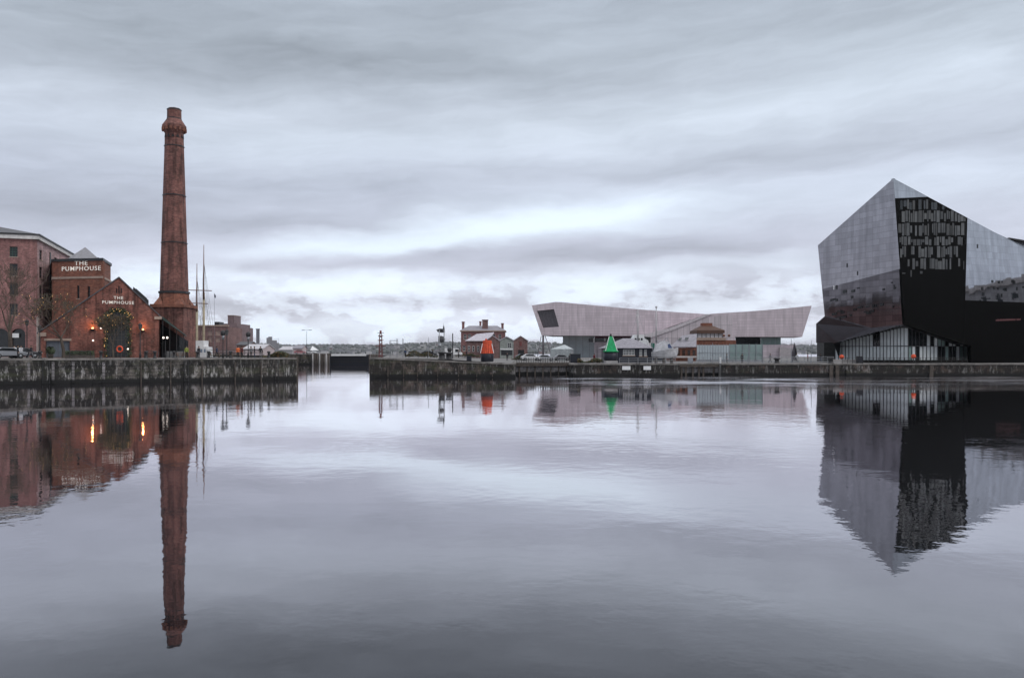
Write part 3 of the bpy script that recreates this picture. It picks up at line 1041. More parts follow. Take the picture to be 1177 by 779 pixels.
for k in range(1, 8):
    z_ = ZL + 0.9 * k
    half = (aw_s1 - aw_s0) / 2
    if z_ > zs_:
        half = math.sqrt(max(0.01, half ** 2 - ((z_ - zs_) / 0.9) ** 2))
    mid_ = (aw_s0 + aw_s1) / 2
    vh.box(mb, mid_ - half + 0.03, mid_ + half - 0.03, z_ - 0.04, z_ + 0.04, -0.44, -0.33)
wn = mb.build('arched_window', M('lattice_grey', (0.06, 0.055, 0.05), 0.6), t)
mb = MB(); mb.extr([vh.pt(s_, z_, -0.47) for s_, z_ in arch], (back.x * 0.04, back.y * 0.04, 0)); mb.build('pane', DARK_GLASS, wn)
for r in slits:
    mb = MB(); vh.box(mb, r[0], r[1], r[2], r[3], -0.4, -0.35); mb.build('slit_vent', DARK_METAL, t)
g = vh.rect(53, 80, 391.5, 411)
gm = (g[0] + g[1]) / 2
for a, b_ in ((g[0] + 0.02, gm - 0.02), (gm + 0.02, g[1] - 0.02)):
    mb = MB(); vh.box(mb, a, b_, ZL + 0.08, g[3] - 0.02, -0.42, -0.35)
    for k in range(1, 5):
        s_ = a + (b_ - a) * k / 5
        vh.box(mb, s_ - 0.015, s_ + 0.015, ZL + 0.1, g[3] - 0.05, -0.349, -0.33)
    mb.build('garage_door', M('blue_grey_paint', (0.12, 0.135, 0.16), 0.55), t)
mb = MB(); vh.box(mb, g[0] - 0.25, g[1] + 0.25, g[3], g[3] + 0.32, 0.004, 0.08); mb.build('lintel', STONE_BAND, t)
sT, zt_ = vh.sz(136.2, 344.0)
text(t, 'sign_lettering', 'THE', vh, sT, zt_, 0.66, LETTER, width=abs(vh.s_of(141.6) - vh.s_of(130.6)))
sT, zt_ = vh.sz(135.8, 349.3)
text(t, 'sign_lettering', 'PUMPHOUSE', vh, sT, zt_, 0.66, LETTER, width=abs(vh.s_of(154) - vh.s_of(117.6)))
# glazed roof lantern on the right slope
mb = MB()
sl = (zR - zA) / (sR - sA)
def rp(s_, lift, d): return vh.pt(s_, zA + sl * (s_ - sA) + lift, d)
s0, s1 = vh.s_of(153.5), vh.s_of(171.5)
mb.extr([rp(s0, 0.2, -3), rp(s1, 0.2, -3), rp(s1, 1.15, -3), rp(s0, 1.0, -3)], (back.x * 6, back.y * 6, 0))
ln = mb.build('roof_lantern', DARK_METAL, t)
mb = MB(); mb.extr([rp(s0 + 0.4, 1.12, -3.3), rp(s1 - 0.2, 1.2, -3.3), rp(s1 - 0.2, 1.2, -8.7), rp(s0 + 0.4, 1.12, -8.7)], (0, 0, 0.06)); mb.build('skylight', GREY_METAL, ln)
# sconces (they belong to the wall), lit
def lamp_light(loc, e, col=(1, 0.42, 0.13), r=0.12):
    l_ = bpy.data.lights.new('lamp_light', 'POINT')
    l_.energy = e; l_.color = col; l_.shadow_soft_size = r
    o = bpy.data.objects.new('lamp_light', l_); C.objects.link(o); o.location = loc
for px, py in ((106.5, 378.5), (164.3, 380)):
    s_, z_ = vh.sz(px, py)
    c = vh.pt(s_, z_, 0.28)
    mb = MB().lathe(c, [(0.02, z_ - 0.3), (0.2, z_ - 0.15), (0.33, z_ + 0.02), (0.33, z_ + 0.06)], 10)
    o_ = mb.build('wall_sconce', DARK_METAL, t)
    MB().ball((c.x, c.y, z_ + 0.14), 0.17, 8, 5).build('bulb', WARM, o_)
    p_ = vh.pt(s_, z_ + 0.55, 0.55)
    lamp_light(p_, 50)
for px, py in ((116, 377), (107, 391.3), (147, 401)):
    s_, z_ = vh.sz(px, py)
    MB().ball(vh.pt(s_, z_, 0.2), 0.14, 8, 5).build('spot_lamp', COOL, t)

# ------------------------------------------------------------------ lean-to with dark canopy beside the hall
t = thing('canopy_shelter', 'dark green canopy terrace shelter between the hall and the chimney base', 'shelter', (X(198, 128), 128, ZL))
mb = MB()
a, b_ = W(184.5, 366, 127.2), W(213, 386, 126.4)
mb.extr([a, b_, b_ + Vector((-1.5, 4.3, 0)), a + Vector((-1.5, 4.3, 0.4))], (0, 0, 0.12))
mb.build('canopy', M('dark_green_canvas', (0.012, 0.028, 0.022), 0.7), t)
mb = MB()
for k in range(4):
    px = 187 + k * 8
    mb.tube((X(px, 126.8), 126.8, ZL), (X(px, 126.8), 126.8, W(px, 366 + (px - 184.5) * 0.70, 126.8).z), 0.07, n=6)
mb.build('post', DARK_METAL, t)
mb = MB()
mb.extr([W(185, 372, 129.8), W(216, 392, 129.8), (X(216, 129.8), 129.8, ZL), (X(185, 129.8), 129.8, ZL)], (0, 0.1, 0))
mb.build('dark_interior_sheet', DARK_GLASS, t)  # dark sheet added for the shaded interior below the canopy
MB().box(X(192, 127.6), X(212, 127.6), 127.4, 127.9, ZL, ZL + 1.0).build('bar_counter', M('grey_boards', (0.2, 0.2, 0.2), 0.7), t)

# ------------------------------------------------------------------ the chimney
CY = 134.0
ccx = X(200.3, CY)
cp = CY / F
def cz(y): return EYE + (HY - y) * cp
t = thing('brick_chimney', 'tall tapering red brick chimney with corbelled ring near its top', 'chimney', (ccx, CY, ZL))
hb = 17.7 * cp
mb = MB().box(ccx - hb, ccx + hb, CY - hb, CY + hb, ZL, cz(354))
mb.build('plinth', BRICK_CHIM, t)
MB().box(ccx - hb - 0.25, ccx + hb + 0.25, CY - hb - 0.25, CY + hb + 0.25, cz(354), cz(350.5)).build('plinth_cap', BRICK_TOWER, t)
o8 = math.pi / 8
k8 = 1.012
mb = MB().lathe((ccx, CY), [(2.36 * k8, cz(350.5)), (2.28 * k8, cz(337.6))], 8, o8, False)
# broaches: brick triangles that carry the square into the octagon
for sx in (-1, 1):
    for sy in (-1, 1):
        q1 = Vector((ccx + sx * 2.42, CY + sy * 2.42, cz(350.5)))
        q2 = Vector((ccx + sx * 2.42, CY + sy * 0.85, cz(350.5)))
        q3 = Vector((ccx + sx * 0.85, CY + sy * 2.42, cz(350.5)))
        q4 = Vector((ccx + sx * 1.62, CY + sy * 1.62, cz(340.5)))
        mb.add([q1, q2, q3, q4], [(0, 1, 3), (0, 3, 2), (0, 2, 1), (1, 2, 3)])
mb.build('broached_base', BRICK_TOWER, t)
r0, r1_ = 15.2 * cp, 9.75 * cp
mb = MB().lathe((ccx, CY), [(r0 * k8, cz(335)), (r1_ * k8, cz(151))], 8, o8, False)
mb.build('shaft', BRICK_CHIM, t)
def rad(y): return r0 + (r1_ - r0) * (335 - y) / (335 - 151)
for y, hgt, ex in ((336.3, 2.4, 0.22), (279.5, 1.0, 0.1), (225.3, 1.1, 0.1), (168.8, 1.1, 0.1)):
    MB().lathe((ccx, CY), [((rad(y) + ex) * k8, cz(y + hgt / 2)), ((rad(y) + ex) * k8, cz(y - hgt / 2))], 8, o8, False).build('iron_band' if hgt < 2 else 'moulded_band', DARK_METAL, t)
mb = MB().lathe((ccx, CY), [(9.8 * cp * k8, cz(154.5)), (12.3 * cp * k8, cz(149.5)), (12.9 * cp * k8, cz(147.5)), (12.9 * cp * k8, cz(144.8)), (11.6 * cp * k8, cz(143)), (8.0 * cp * k8, cz(137.5))], 8, o8, False)
crown = mb.build('corbelled_crown', BRICK_CHIM, t)
mb = MB()
for k in range(16):       # small corbel blocks under the ring
    a = 2 * math.pi * k / 16 + 0.1
    mb.obox((ccx + math.cos(a) * 11.7 * cp, CY + math.sin(a) * 11.7 * cp), a, 0.5, 0.3, cz(151.5), cz(147.6))
mb.build('corbel', BRICK_TOWER, crown)
mb = MB()
for k in range(12):       # triangular vents
    a = 2 * math.pi * k / 12 + 0.26
    u_ = Vector((math.cos(a), math.sin(a), 0)); s_ = Vector((-math.sin(a), math.cos(a), 0))
    c = Vector((ccx, CY, 0)) + u_ * (9.86 * cp + 0.06)
    z0, z1 = cz(159.3), cz(155.6)
    mb.extr([c + s_ * 0.26 + Vector((0, 0, z0)), c - s_ * 0.26 + Vector((0, 0, z0)), c + Vector((0, 0, z1))], -u_ * 0.35)
mb.build('triangle_vents', BLACK_MAT, t)
mb = MB().lathe((ccx, CY), [(7.7 * cp * k8, cz(137.5)), (7.5 * cp * k8, cz(125.6)), (6.0 * cp * k8, cz(125)), (6.0 * cp * k8, cz(130))], 8, o8, False)
mb.build('flue_top', BRICK_CHIM, t)
for y in (137, 126.6):
    MB().lathe((ccx, CY), [(7.95 * cp * k8, cz(y + 0.6)), (7.95 * cp * k8, cz(y - 0.6))], 8, o8, False).build('iron_band', DARK_METAL, t)

# ------------------------------------------------------------------ trees
def bare_tree(label, loc, height, spread, seed, lights=0, leaf=0, group='bare trees on the left quay', first=0.32, cat='tree'):
    rnd = random.Random(seed)
    t = thing('bare_tree', label, cat, loc, group)
    base_ = Vector(loc)
    tr, tw = MB(), MB()
    tips = []
    def grow(p, d, ln, r, depth):
        steps = 3
        for i in range(steps):
            d2 = (d + Vector((rnd.uniform(-1, 1), rnd.uniform(-1, 1), rnd.uniform(-0.3, 0.6))) * 0.18).normalized()
            p2 = p + d2 * ln / steps
            r2 = r * 0.86
            (tr if depth < 2 else tw).tube(p, p2, max(r, 0.026), max(r2, 0.022), 6 if depth < 2 else 3, caps=False)
            p, d, r = p2, d2, r2
            if depth >= 2:
                tips.append(p.copy())
        if depth >= 6:
            return
        nb = 3 if depth < 4 else 2
        for k in range(nb + (1 if depth == 0 else 0)):
            a = rnd.uniform(0, 2 * math.pi)
            tilt = rnd.uniform(0.35, 0.95) * spread
            ax = d.orthogonal().normalized()
            ax.rotate(Matrix.Rotation(a, 3, d))
            nd = (d * math.cos(tilt) + ax * math.sin(tilt))
            nd.z += 0.12
            grow(p, nd.normalized(), ln * rnd.uniform(0.66, 0.86), r * rnd.uniform(0.5, 0.68), depth + 1)
    grow(base_, Vector((0, 0, 1)), height * first, height * 0.03, 0)
    tr.build('trunk', BARK, t)
    tw.build('crown', TWIG, t)
    if leaf:
        lf = MB()
        for k in range(leaf):
            p = rnd.choice(tips) + Vector((rnd.gauss(0, 0.18), rnd.gauss(0, 0.18), rnd.gauss(0, 0.18)))
            a = Vector((rnd.uniform(-1, 1), rnd.uniform(-1, 1), rnd.uniform(-1, 1))).normalized() * 0.11
            b__ = a.orthogonal().normalized() * 0.07
            lf.face([p - a, p + b__, p + a, p - b__], 0 if rnd.random() < 0.5 else 1)
        lf.build('leaves', [LEAF_DRY, LEAF], t)
    if lights:
        fb = MB()
        for k in range(lights):
            p = rnd.choice(tips)
            fb.ball(p, 0.038, 5, 3)
        fb.build('fairy_lights', FAIRY, t)
    return t


def on_ground(px, Y, z):
    return (X(px, Y), Y, z)


bare_tree('leafless tree before the arched opening of the far left warehouse', on_ground(13, 116, ZL), 12.0, 0.85, 3)
bare_tree('leafless tree strung with warm fairy lights before the grey garage doors', on_ground(73, 114, ZL), 9.0, 1.0, 12, lights=40, leaf=350)
bare_tree('small leafy tree with fairy lights before the arched window', on_ground(130.5, 118.5, ZL), 5.5, 0.62, 21, lights=42, leaf=700)
# a garland of evergreen round the arch
rnd = random.Random(5)
g_ = MB(); fb = MB()
for i in range(900):
    j = rnd.random()
    lp = [arch[0]] + arch[2:][::-1] + [arch[1]] if False else [(arch[1][0], arch[1][1])] + arch[2:] + [(arch[0][0], arch[0][1])]
    k = rnd.random() * (len(lp) - 1)
    i0 = min(int(k), len(lp) - 2)
    if rnd.random() < 0.35:
        i0 = rnd.choice((0, len(lp) - 2))
    fct = rnd.random()
    s_ = lp[i0][0] + (lp[i0 + 1][0] - lp[i0][0]) * fct + rnd.gauss(0, 0.22)
    z_ = max(ZL + 0.1, lp[i0][1] + (lp[i0 + 1][1] - lp[i0][1]) * fct + rnd.gauss(0, 0.2))
    p = vh.pt(s_, z_, 0.22 + abs(rnd.gauss(0, 0.12)))
    a = Vector((rnd.uniform(-1, 1), rnd.uniform(-1, 1), rnd.uniform(-1, 1))).normalized() * 0.14
    b__ = a.orthogonal().normalized() * 0.09
    g_.face([p - a, p + b__, p + a, p - b__])
    if i % 22 == 0:
        fb.ball(p + Vector((vh.n.x, vh.n.y, 0)) * 0.1, 0.045, 5, 3)
t = thing('evergreen_garland', 'dark evergreen garland with tiny lights round the arched window', 'garland', vh.pt((aw_s0 + aw_s1) / 2, ZL, 0.2))
g_.build('foliage', LEAF, t)
fb.build('fairy_lights', FAIRY, t)


# ------------------------------------------------------------------ street furniture
def lamp_post(name, label, loc, h, kind='lantern', lit=False, group='lamp posts on the quays', cat='lamp post'):
    t = thing(name, label, cat, loc, group)
    x, y, z = loc
    MB().lathe((x, y), [(0.16, z), (0.16, z + 0.5), (0.075, z + 0.8), (0.06, z + h - 0.5), (0.045, z + h - 0.35)], 8).build('post', DARK_METAL, t)
    if kind == 'lantern':
        MB().lathe((x, y), [(0.06, z + h - 0.45), (0.2, z + h - 0.32), (0.3, z + h + 0.15), (0.32, z + h + 0.2)], 6).build('lantern', COOL if lit else M('lantern_glass', (0.1, 0.1, 0.1), 0.3), t)
        MB().lathe((x, y), [(0.36, z + h + 0.2), (0.2, z + h + 0.4), (0.04, z + h + 0.5), (0.03, z + h + 0.65)], 6).build('lantern_cap', DARK_METAL, t)
    elif kind == 'twin':
        MB().tube((x - 0.9, y, z + h), (x + 0.9, y, z + h), 0.05, n=6).build('bracket', DARK_METAL, t)
        for s_ in (-1, 1):
            MB().box(x + s_ * 1.3 - 0.5, x + s_ * 1.3 + 0.5, y - 0.2, y + 0.2, z + h - 0.08, z + h + 0.1).build('lamp_head', DARK_METAL, t)
    elif kind == 'globes':
        MB().tube((x - 0.25, y, z + h), (x + 0.25, y, z + h), 0.035, n=6).build('bracket', DARK_METAL, t)
        for s_ in (-1, 1):
            MB().ball((x + s_ * 0.3, y, z + h + 0.1), 0.17, 8, 6).build('globe', COOL, t)
    elif kind == 'bucket':
        MB().lathe((x, y), [(0.1, z + h - 0.4), (0.34, z + h - 0.2), (0.38, z + h + 0.25), (0.1, z + h + 0.5)], 8).build('lamp_head', DARK_METAL, t)
        MB().tube((x, y, z + h * 0.75), (x + 0.05, y, z + h * 0.75 + 0.7), 0.2, 0.2, 8).build('banner_drum', GREY_METAL, t)
    return t


lamp_post('lamp_post', 'black lantern lamp post between the warehouse arch and its corner', on_ground(31, 118, ZL), 5.1)
lamp_post('lamp_post', 'black lantern lamp post right of the arched window', on_ground(161.2, 113.5, ZL), 4.4)
lamp_post('lamp_post', 'black lamp post beside the left end of the gabled hall', on_ground(45.6, 115, ZL), 4.2)
lamp_post('lamp_post', 'black lamp post in front of the far brick warehouse and silo', on_ground(256.3, 119, ZL), 3.6, 'bucket')
lamp_post('lamp_post', 'slimmer lamp post just right of the taller one before the silo', on_ground(260.6, 126, ZL), 3.9)
lamp_post('lamp_post', 'lone lamp post with a bucket head near the right end of the left quay', on_ground(285.3, 124, ZL), 3.5, 'bucket')
lamp_post('lamp_post', 'short twin globe lamp lit under the dark canopy', on_ground(190, 125.5, ZL), 3.0, 'globes', True)
lamp_post('lamp_post', 'tall twin headed lamp post beyond the lock left of the gate', on_ground(352.5, 292, ZW), 8.6, 'twin')


def bollard(label, loc, h=0.85, r=0.2, mat=DARK_METAL, group='bollards on the quay edges'):
    t = thing('bollard', label, 'bollard', loc, group)
    x, y, z = loc
    MB().lathe((x, y), [(r * 1.25, z), (r * 1.2, z + 0.08), (r * 0.85, z + 0.16), (r * 0.8, z + h * 0.72), (r * 1.25, z + h * 0.8), (r * 1.2, z + h * 0.92), (r * 0.5, z + h)], 10).build('shaft', mat, t)
    return t


def qpos(px, d):      # a spot d metres behind the left quay front as seen at px
    s_ = vq.s_of(px)
    p = vq.pt(s_, ZL, -d)
    Y = p.y
    return (X(px, Y), Y, ZL)


for px, lb in ((46, 'black bollard below the lamp at the hall\'s left end'), (116, 'black bollard left of the arched window'), (168, 'black bollard right of the lamp post by the sconce'),
               (178, 'black bollard at the right corner of the hall'), (200, 'black bollard before the chimney plinth'), (227, 'black bollard below the shorter ship mast'), (240, 'black bollard right of the taller ship mast'),
               (265, 'black bollard right of the two lamp posts'), (309, 'black bollard nearest the tip of the left quay')):
    bollard(lb, qpos(px, 2.0), 1.0, 0.22)
for px, Y, z, lb in ((893, 142, ZR, 'black mooring bollard on the right quay below the spire'), (955, 142, ZR, 'black mooring bollard on the quay before the black prow'),
                     (508, 137, 3.0, 'wide black mooring bollard below the metal sculpture'), (516, 139, 2.9, 'smaller black bollard right of the sculpture')):
    bollard(lb, (X(px, Y), Y, z), 1.0 if z < 2.5 else 1.3, 0.5 if z < 2.5 else 0.6)


def railing(label, pts, h=1.1, mat=DARK_METAL, step=1.6, rails=3, group='railings along the quays', post_r=0.045):
    t = thing('railing', label, 'railing', pts[0], group)
    po, ra = MB(), MB()
    for a, b_ in zip(pts, pts[1:]):
        a, b_ = Vector(a), Vector(b_)
        k = max(1, int((b_ - a).length / step))
        for i in range(k + 1):
            p = a.lerp(b_, i / k)
            MB().tube(p, p + Vector((0, 0, h)), post_r, n=5).build('upright', mat, t)
        for j in range(rails):
            dz_ = Vector((0, 0, h * (j + 1) / rails - 0.03))
            ra.tube(a + dz_, b_ + dz_, 0.03, n=5)
    ra.build('rails', mat, t)
    return t


railing('black railing on the left quay right of the ship masts', [qpos(238, 1.2), qpos(302, 1.2)], 1.15, step=2.4)
railing('low black railing along the quay before the hall\'s right corner', [qpos(166, 3.0), qpos(182, 3.0)], 1.0, step=1.4)
railing('low dark railing beside the grey garage doors', [qpos(80, 4.0), qpos(104, 4.0)], 1.0, step=1.5)
railing('grey railing on the quay before the pale museum wall', [(X(878, 146), 146, ZR), (X(958, 146), 146, ZR)], 1.2, GREY_METAL, 1.0)
railing('grey railing in front of the green glass screen', [(X(800, 145), 145, ZR), (X(876, 145), 145, ZR)], 1.15, GREY_METAL, 1.3)
railing('white railing on the right pier below the dark cottage', [(X(712, 140.6), 140.6, ZR), (X(776, 140.6), 140.6, ZR)], 1.0, GREY_METAL, 1.5)
railing('dark railing on the recessed quay left of the green buoy', [(X(594, 152), 152, ZR), (X(657, 152), 152, ZR)], 1.05, DARK_METAL, 0.45, 4)
railing('dark railing along the pier left of the metal sculpture', [(X(470, 150), 150, 3.1), (X(502, 150), 150, 3.1)], 1.2, DARK_METAL, 1.4)
railing('black railing along the foot of the glass pavilion', [(X(968, 143.5), 143.5, ZR), (X(1112, 143.5), 143.5, ZR)], 1.05, DARK_METAL, 0.9)
railing('faint railing on the far bank left of the lock gate', [(-104, 286, ZW), (-72, 286, ZW)], 1.1, GREY_METAL, 1.8)


def picnic_table(label, loc, rz):
    t = thing('picnic_table', label, 'picnic table', (0, 0, 0), 'picnic tables on the pub terrace')
    MB().box(-0.9, 0.9, -0.38, 0.38, 0.70, 0.76).build('tabletop', M('bench_timber', (0.2, 0.13, 0.09), 0.8), t)
    for s_ in (-1, 1):
        MB().box(-0.9, 0.9, s_ * 0.72 - 0.13, s_ * 0.72 + 0.13, 0.42, 0.47).build('bench_seat', MATS['bench_timber'], t)
    for s_ in (-0.6, 0.6):
        mb = MB()
        mb.tube((s_, -0.7, 0), (s_, -0.25, 0.7), 0.05, n=5); mb.tube((s_, 0.7, 0), (s_, 0.25, 0.7), 0.05, n=5)
        mb.tube((s_, -0.75, 0.4), (s_, 0.75, 0.4), 0.045, n=5)
        mb.build('leg_frame', MATS['bench_timber'], t)
    t.location = loc
    t.rotation_euler = (0, 0, rz)
    return t


for px, d, rz, lb in ((220, 7, 0.4, 'brown picnic table just right of the person in the yellow vest'), (247, 8, 0.2, 'brown picnic table between the masts and the lamp posts'),
                      (207, 5, 0.9, 'brown picnic table right before the chimney base'), (270, 7, 0.7, 'brown picnic table beside the orange coat')):
    picnic_table(lb, qpos(px, d), rz)


def lifebuoy(label, loc, r, nrm=(0, -1, 0), post=True):
    t = thing('lifebuoy', label, 'lifebuoy', loc)
    x, y, z = loc
    c = (x, y, z + 1.25)
    MB().torus(c, nrm, r, r * 0.26).build('ring', ORANGE, t)
    if post:
        MB().box(x - 0.05, x + 0.05, y + 0.2, y + 0.3, z, z + 1.6).build('post', DARK_METAL, t)
    return t


lifebuoy('orange ring lifebuoy on a post before the arched window', qpos(137.6, 0.9), 0.38)

# cafe parasol / planter box, hedge, bins
t = thing('planter', 'long dark planter of clipped shrubs left of the arched window', 'planter', qpos(92, 5.5))
x, y, z = qpos(92, 5.5)
MB().obox((x, y), 0.57, 3.6, 0.7, z, z + 0.45).build('trough', TIMBER, t)
lf = MB()
for i in range(700):
    a = Vector((random.uniform(-1, 1), random.uniform(-1, 1), random.uniform(-1, 1))).normalized() * 0.12
    b__ = a.orthogonal().normalized() * 0.08
    u_ = random.uniform(-1.75, 1.75); q_ = random.uniform(-0.4, 0.4)
    p = Vector((x + u_ * math.cos(0.57) - q_ * math.sin(0.57), y + u_ * math.sin(0.57) + q_ * math.cos(0.57), z + 0.45 + random.uniform(0, 0.55)))
    lf.face([p - a, p + b__, p + a, p - b__])
lf.build('shrub', LEAF, t)
t = thing('shrub_pot', 'round potted shrub before the left garage door', 'potted plant', qpos(58, 6))
x, y, z = qpos(58, 6)
MB().lathe((x, y), [(0.3, z), (0.4, z + 0.5), (0.42, z + 0.55)], 10).build('pot', TIMBER, t)
lf = MB()
for i in range(350):
    a = Vector((random.uniform(-1, 1), random.uniform(-1, 1), random.uniform(-1, 1))).normalized()
    p = Vector((x, y, z + 1.05)) + a * random.uniform(0.2, 0.6)
    a = a.orthogonal().normalized() * 0.12
    b__ = a.orthogonal().normalized() * 0.08
    lf.face([p - a, p + b__, p + a, p - b__])
lf.build('foliage', LEAF, t)


def hedge(label, p0, p1, depth, hgt, seed, n_=900, mats=None, cat='hedge'):
    rnd = random.Random(seed)
    a, b_ = Vector(p0), Vector(p1)
    t = thing('shrub_bed', label, cat, p0, 'low shrub beds on the quays')
    st, lf = MB(), MB()
    Ln = (b_ - a).length
    for i in range(int(Ln / 0.9) + 1):
        p = a.lerp(b_, min(1, i * 0.9 / Ln)) + Vector((0, rnd.uniform(-0.2, 0.2), 0))
        for k in range(3):
            st.tube(p, p + Vector((rnd.uniform(-0.4, 0.4), rnd.uniform(-0.3, 0.3), hgt * rnd.uniform(0.5, 0.9))), 0.03, 0.012, 4)
    for i in range(n_):
        f = rnd.random()
        top_ = hgt * (0.55 + 0.45 * math.sin(f * Ln * 1.3 + seed) * math.sin(f * Ln * 0.5 + 1))
        p = a.lerp(b_, f) + Vector((0, rnd.uniform(-depth, depth) * 0.5, max(0.1, top_) * rnd.random() ** 0.7 + 0.05))
        d = Vector((rnd.uniform(-1, 1), rnd.uniform(-1, 1), rnd.uniform(-1, 1))).normalized() * 0.16
        e = d.orthogonal().normalized() * 0.1
        lf.face([p - d, p + e, p + d, p - e], rnd.choice((0, 0, 1)))
    st.build('stems', BARK, t)
    lf.build('foliage', mats or [LEAF, LEAF_DRY], t)
    return t


hedge('scrubby olive shrubs near the tip of the left quay', on_ground(302, 128, ZL), on_ground(331, 128, ZL), 1.5, 1.1, 4, 1100)
hedge('dark shrubs along the middle pier between mast and sculpture', (X(466, 190), 190, 3.2), (X(503, 190), 190, 3.1), 2.0, 1.5, 5, 1500)
hedge('dark shrubs in front of the dock house and its brick wall', (X(523, 236), 236, 3.1), (X(551, 236), 236, 3.0), 1.5, 1.4, 6, 1000)
hedge('dark shrubs left of the kiosk below the museum glazing', (X(664, 149), 149, ZR), (X(692, 149), 149, ZR), 1.2, 1.25, 9, 900)
hedge('low shrubs before the red gabled shed with the dark doorway', (X(588, 200), 200, 2.3), (X(606, 200), 200, 2.3), 1.2, 1.2, 11, 600)


# ------------------------------------------------------------------ people
def body_mesh(pose):
    """one continuous skinned figure, 1.73 m tall, facing -Y"""
    J = {}
    if pose == 'stand':
        J = dict(pel=(0, 0, 0.93), wst=(0, 0, 1.08), cst=(0, 0, 1.32), nk=(0, 0, 1.46), hd=(0, -0.02, 1.58), tp=(0, 0, 1.68),
                 hl=(0.1, 0, 0.88), kl=(0.11, -0.02, 0.48), al=(0.11, 0.01, 0.08), fl=(0.12, -0.14, 0.04),
                 hr=(-0.1, 0, 0.88), kr=(-0.11, -0.02, 0.48), ar=(-0.11, 0.01, 0.08), fr=(-0.12, -0.14, 0.04),
                 sl=(0.19, 0, 1.39), el=(0.25, 0.02, 1.1), wl=(0.24, -0.06, 0.86), dl=(0.23, -0.08, 0.76),
                 sr=(-0.19, 0, 1.39), er=(-0.25, 0.02, 1.1), wr=(-0.24, -0.06, 0.86), dr=(-0.23, -0.08, 0.76))
    else:
        J = dict(pel=(0, 0, 0.91), wst=(0, -0.01, 1.06), cst=(0, -0.03, 1.3), nk=(0, -0.05, 1.44), hd=(0, -0.08, 1.56), tp=(0, -0.07, 1.66),
                 hl=(0.1, 0, 0.87), kl=(0.1, -0.2, 0.5), al=(0.1, -0.28, 0.1), fl=(0.1, -0.42, 0.07),
                 hr=(-0.1, 0, 0.87), kr=(-0.1, 0.1, 0.47), ar=(-0.1, 0.36, 0.14), fr=(-0.1, 0.3, 0.03),
                 sl=(0.19, -0.03, 1.37), el=(0.24, 0.15, 1.12), wl=(0.23, 0.13, 0.88), dl=(0.22, 0.1, 0.79),
                 sr=(-0.19, -0.03, 1.37), er=(-0.24, -0.14, 1.1), wr=(-0.22, -0.32, 0.95), dr=(-0.21, -0.4, 0.9))
    rr = dict(pel=.15, wst=.135, cst=.155, nk=.065, hd=.105, tp=.085, hl=.1, kl=.065, al=.05, fl=.045, hr=.1, kr=.065, ar=.05, fr=.045,
              sl=.075, el=.055, wl=.042, dl=.045, sr=.075, er=.055, wr=.042, dr=.045)
    E = [('pel', 'wst'), ('wst', 'cst'), ('cst', 'nk'), ('nk', 'hd'), ('hd', 'tp'), ('pel', 'hl'), ('hl', 'kl'), ('kl', 'al'), ('al', 'fl'),
         ('pel', 'hr'), ('hr', 'kr'), ('kr', 'ar'), ('ar', 'fr'), ('cst', 'sl'), ('sl', 'el'), ('el', 'wl'), ('wl', 'dl'), ('cst', 'sr'), ('sr', 'er'), ('er', 'wr'), ('wr', 'dr')]
    ks = list(J)
    me = bpy.data.meshes.new('sk')
    me.from_pydata([J[k] for k in ks], [(ks.index(a), ks.index(b_)) for a, b_ in E], [])
    o = bpy.data.objects.new('sk', me)
    C.objects.link(o)
    md = o.modifiers.new('s', 'SKIN')
    for i, k in enumerate(ks):
        me.skin_vertices[0].data[i].radius = (rr[k], rr[k] * (0.75 if k in ('cst', 'wst', 'pel') else 1))
    me.skin_vertices[0].data[0].use_root = True
    o.modifiers.new('d', 'SUBSURF').levels = 1
    dg = bpy.context.evaluated_depsgraph_get()
    m2 = bpy.data.meshes.new_from_object(o.evaluated_get(dg))
    vs = [tuple(v_.co) for v_ in m2.vertices]
    fs = [tuple(p_.vertices) for p_ in m2.polygons]
    bpy.data.objects.remove(o)
    bpy.data.meshes.remove(m2)
    return vs, fs


BODY = {k: body_mesh(k) for k in ('stand', 'walk')}


def person(label, loc, rz, top, legs, pose='stand', hair=(0.03, 0.02, 0.015), scale=1.0):
    t = thing('person', label, 'person', (0, 0, 0), 'people on the quays')
    vs, fs = BODY[pose]
    mb = MB()
    for f in fs:
        c = sum((Vector(vs[i]) for i in f), Vector()) / len(f)
        arm = abs(c.x) > 0.165 and c.z > 0.7
        mi = 1
        if c.z > 1.46: mi = 2
        elif arm and c.z < 0.84: mi = 2
        elif c.z < 0.9 and not arm: mi = 0
        mb.f.append(list(f)); mb.sm.append(True); mb.mi.append(mi)
    mb.v = [Vector(v_) for v_ in vs]
    mb.build('body', [M('cloth_%s' % str(legs), legs, 0.9), M('cloth_%s' % str(top), top, 0.9), SKIN], t)
    hy = -0.02 if pose == 'stand' else -0.08
    MB().ball((0, hy + 0.025, 1.635), 0.118, 10, 6).build('hair', M('hair_%s' % str(hair), hair, 0.8), t)
    t.location = loc
    t.rotation_euler = (0, 0, rz)
    t.scale = (scale,) * 3
    return t


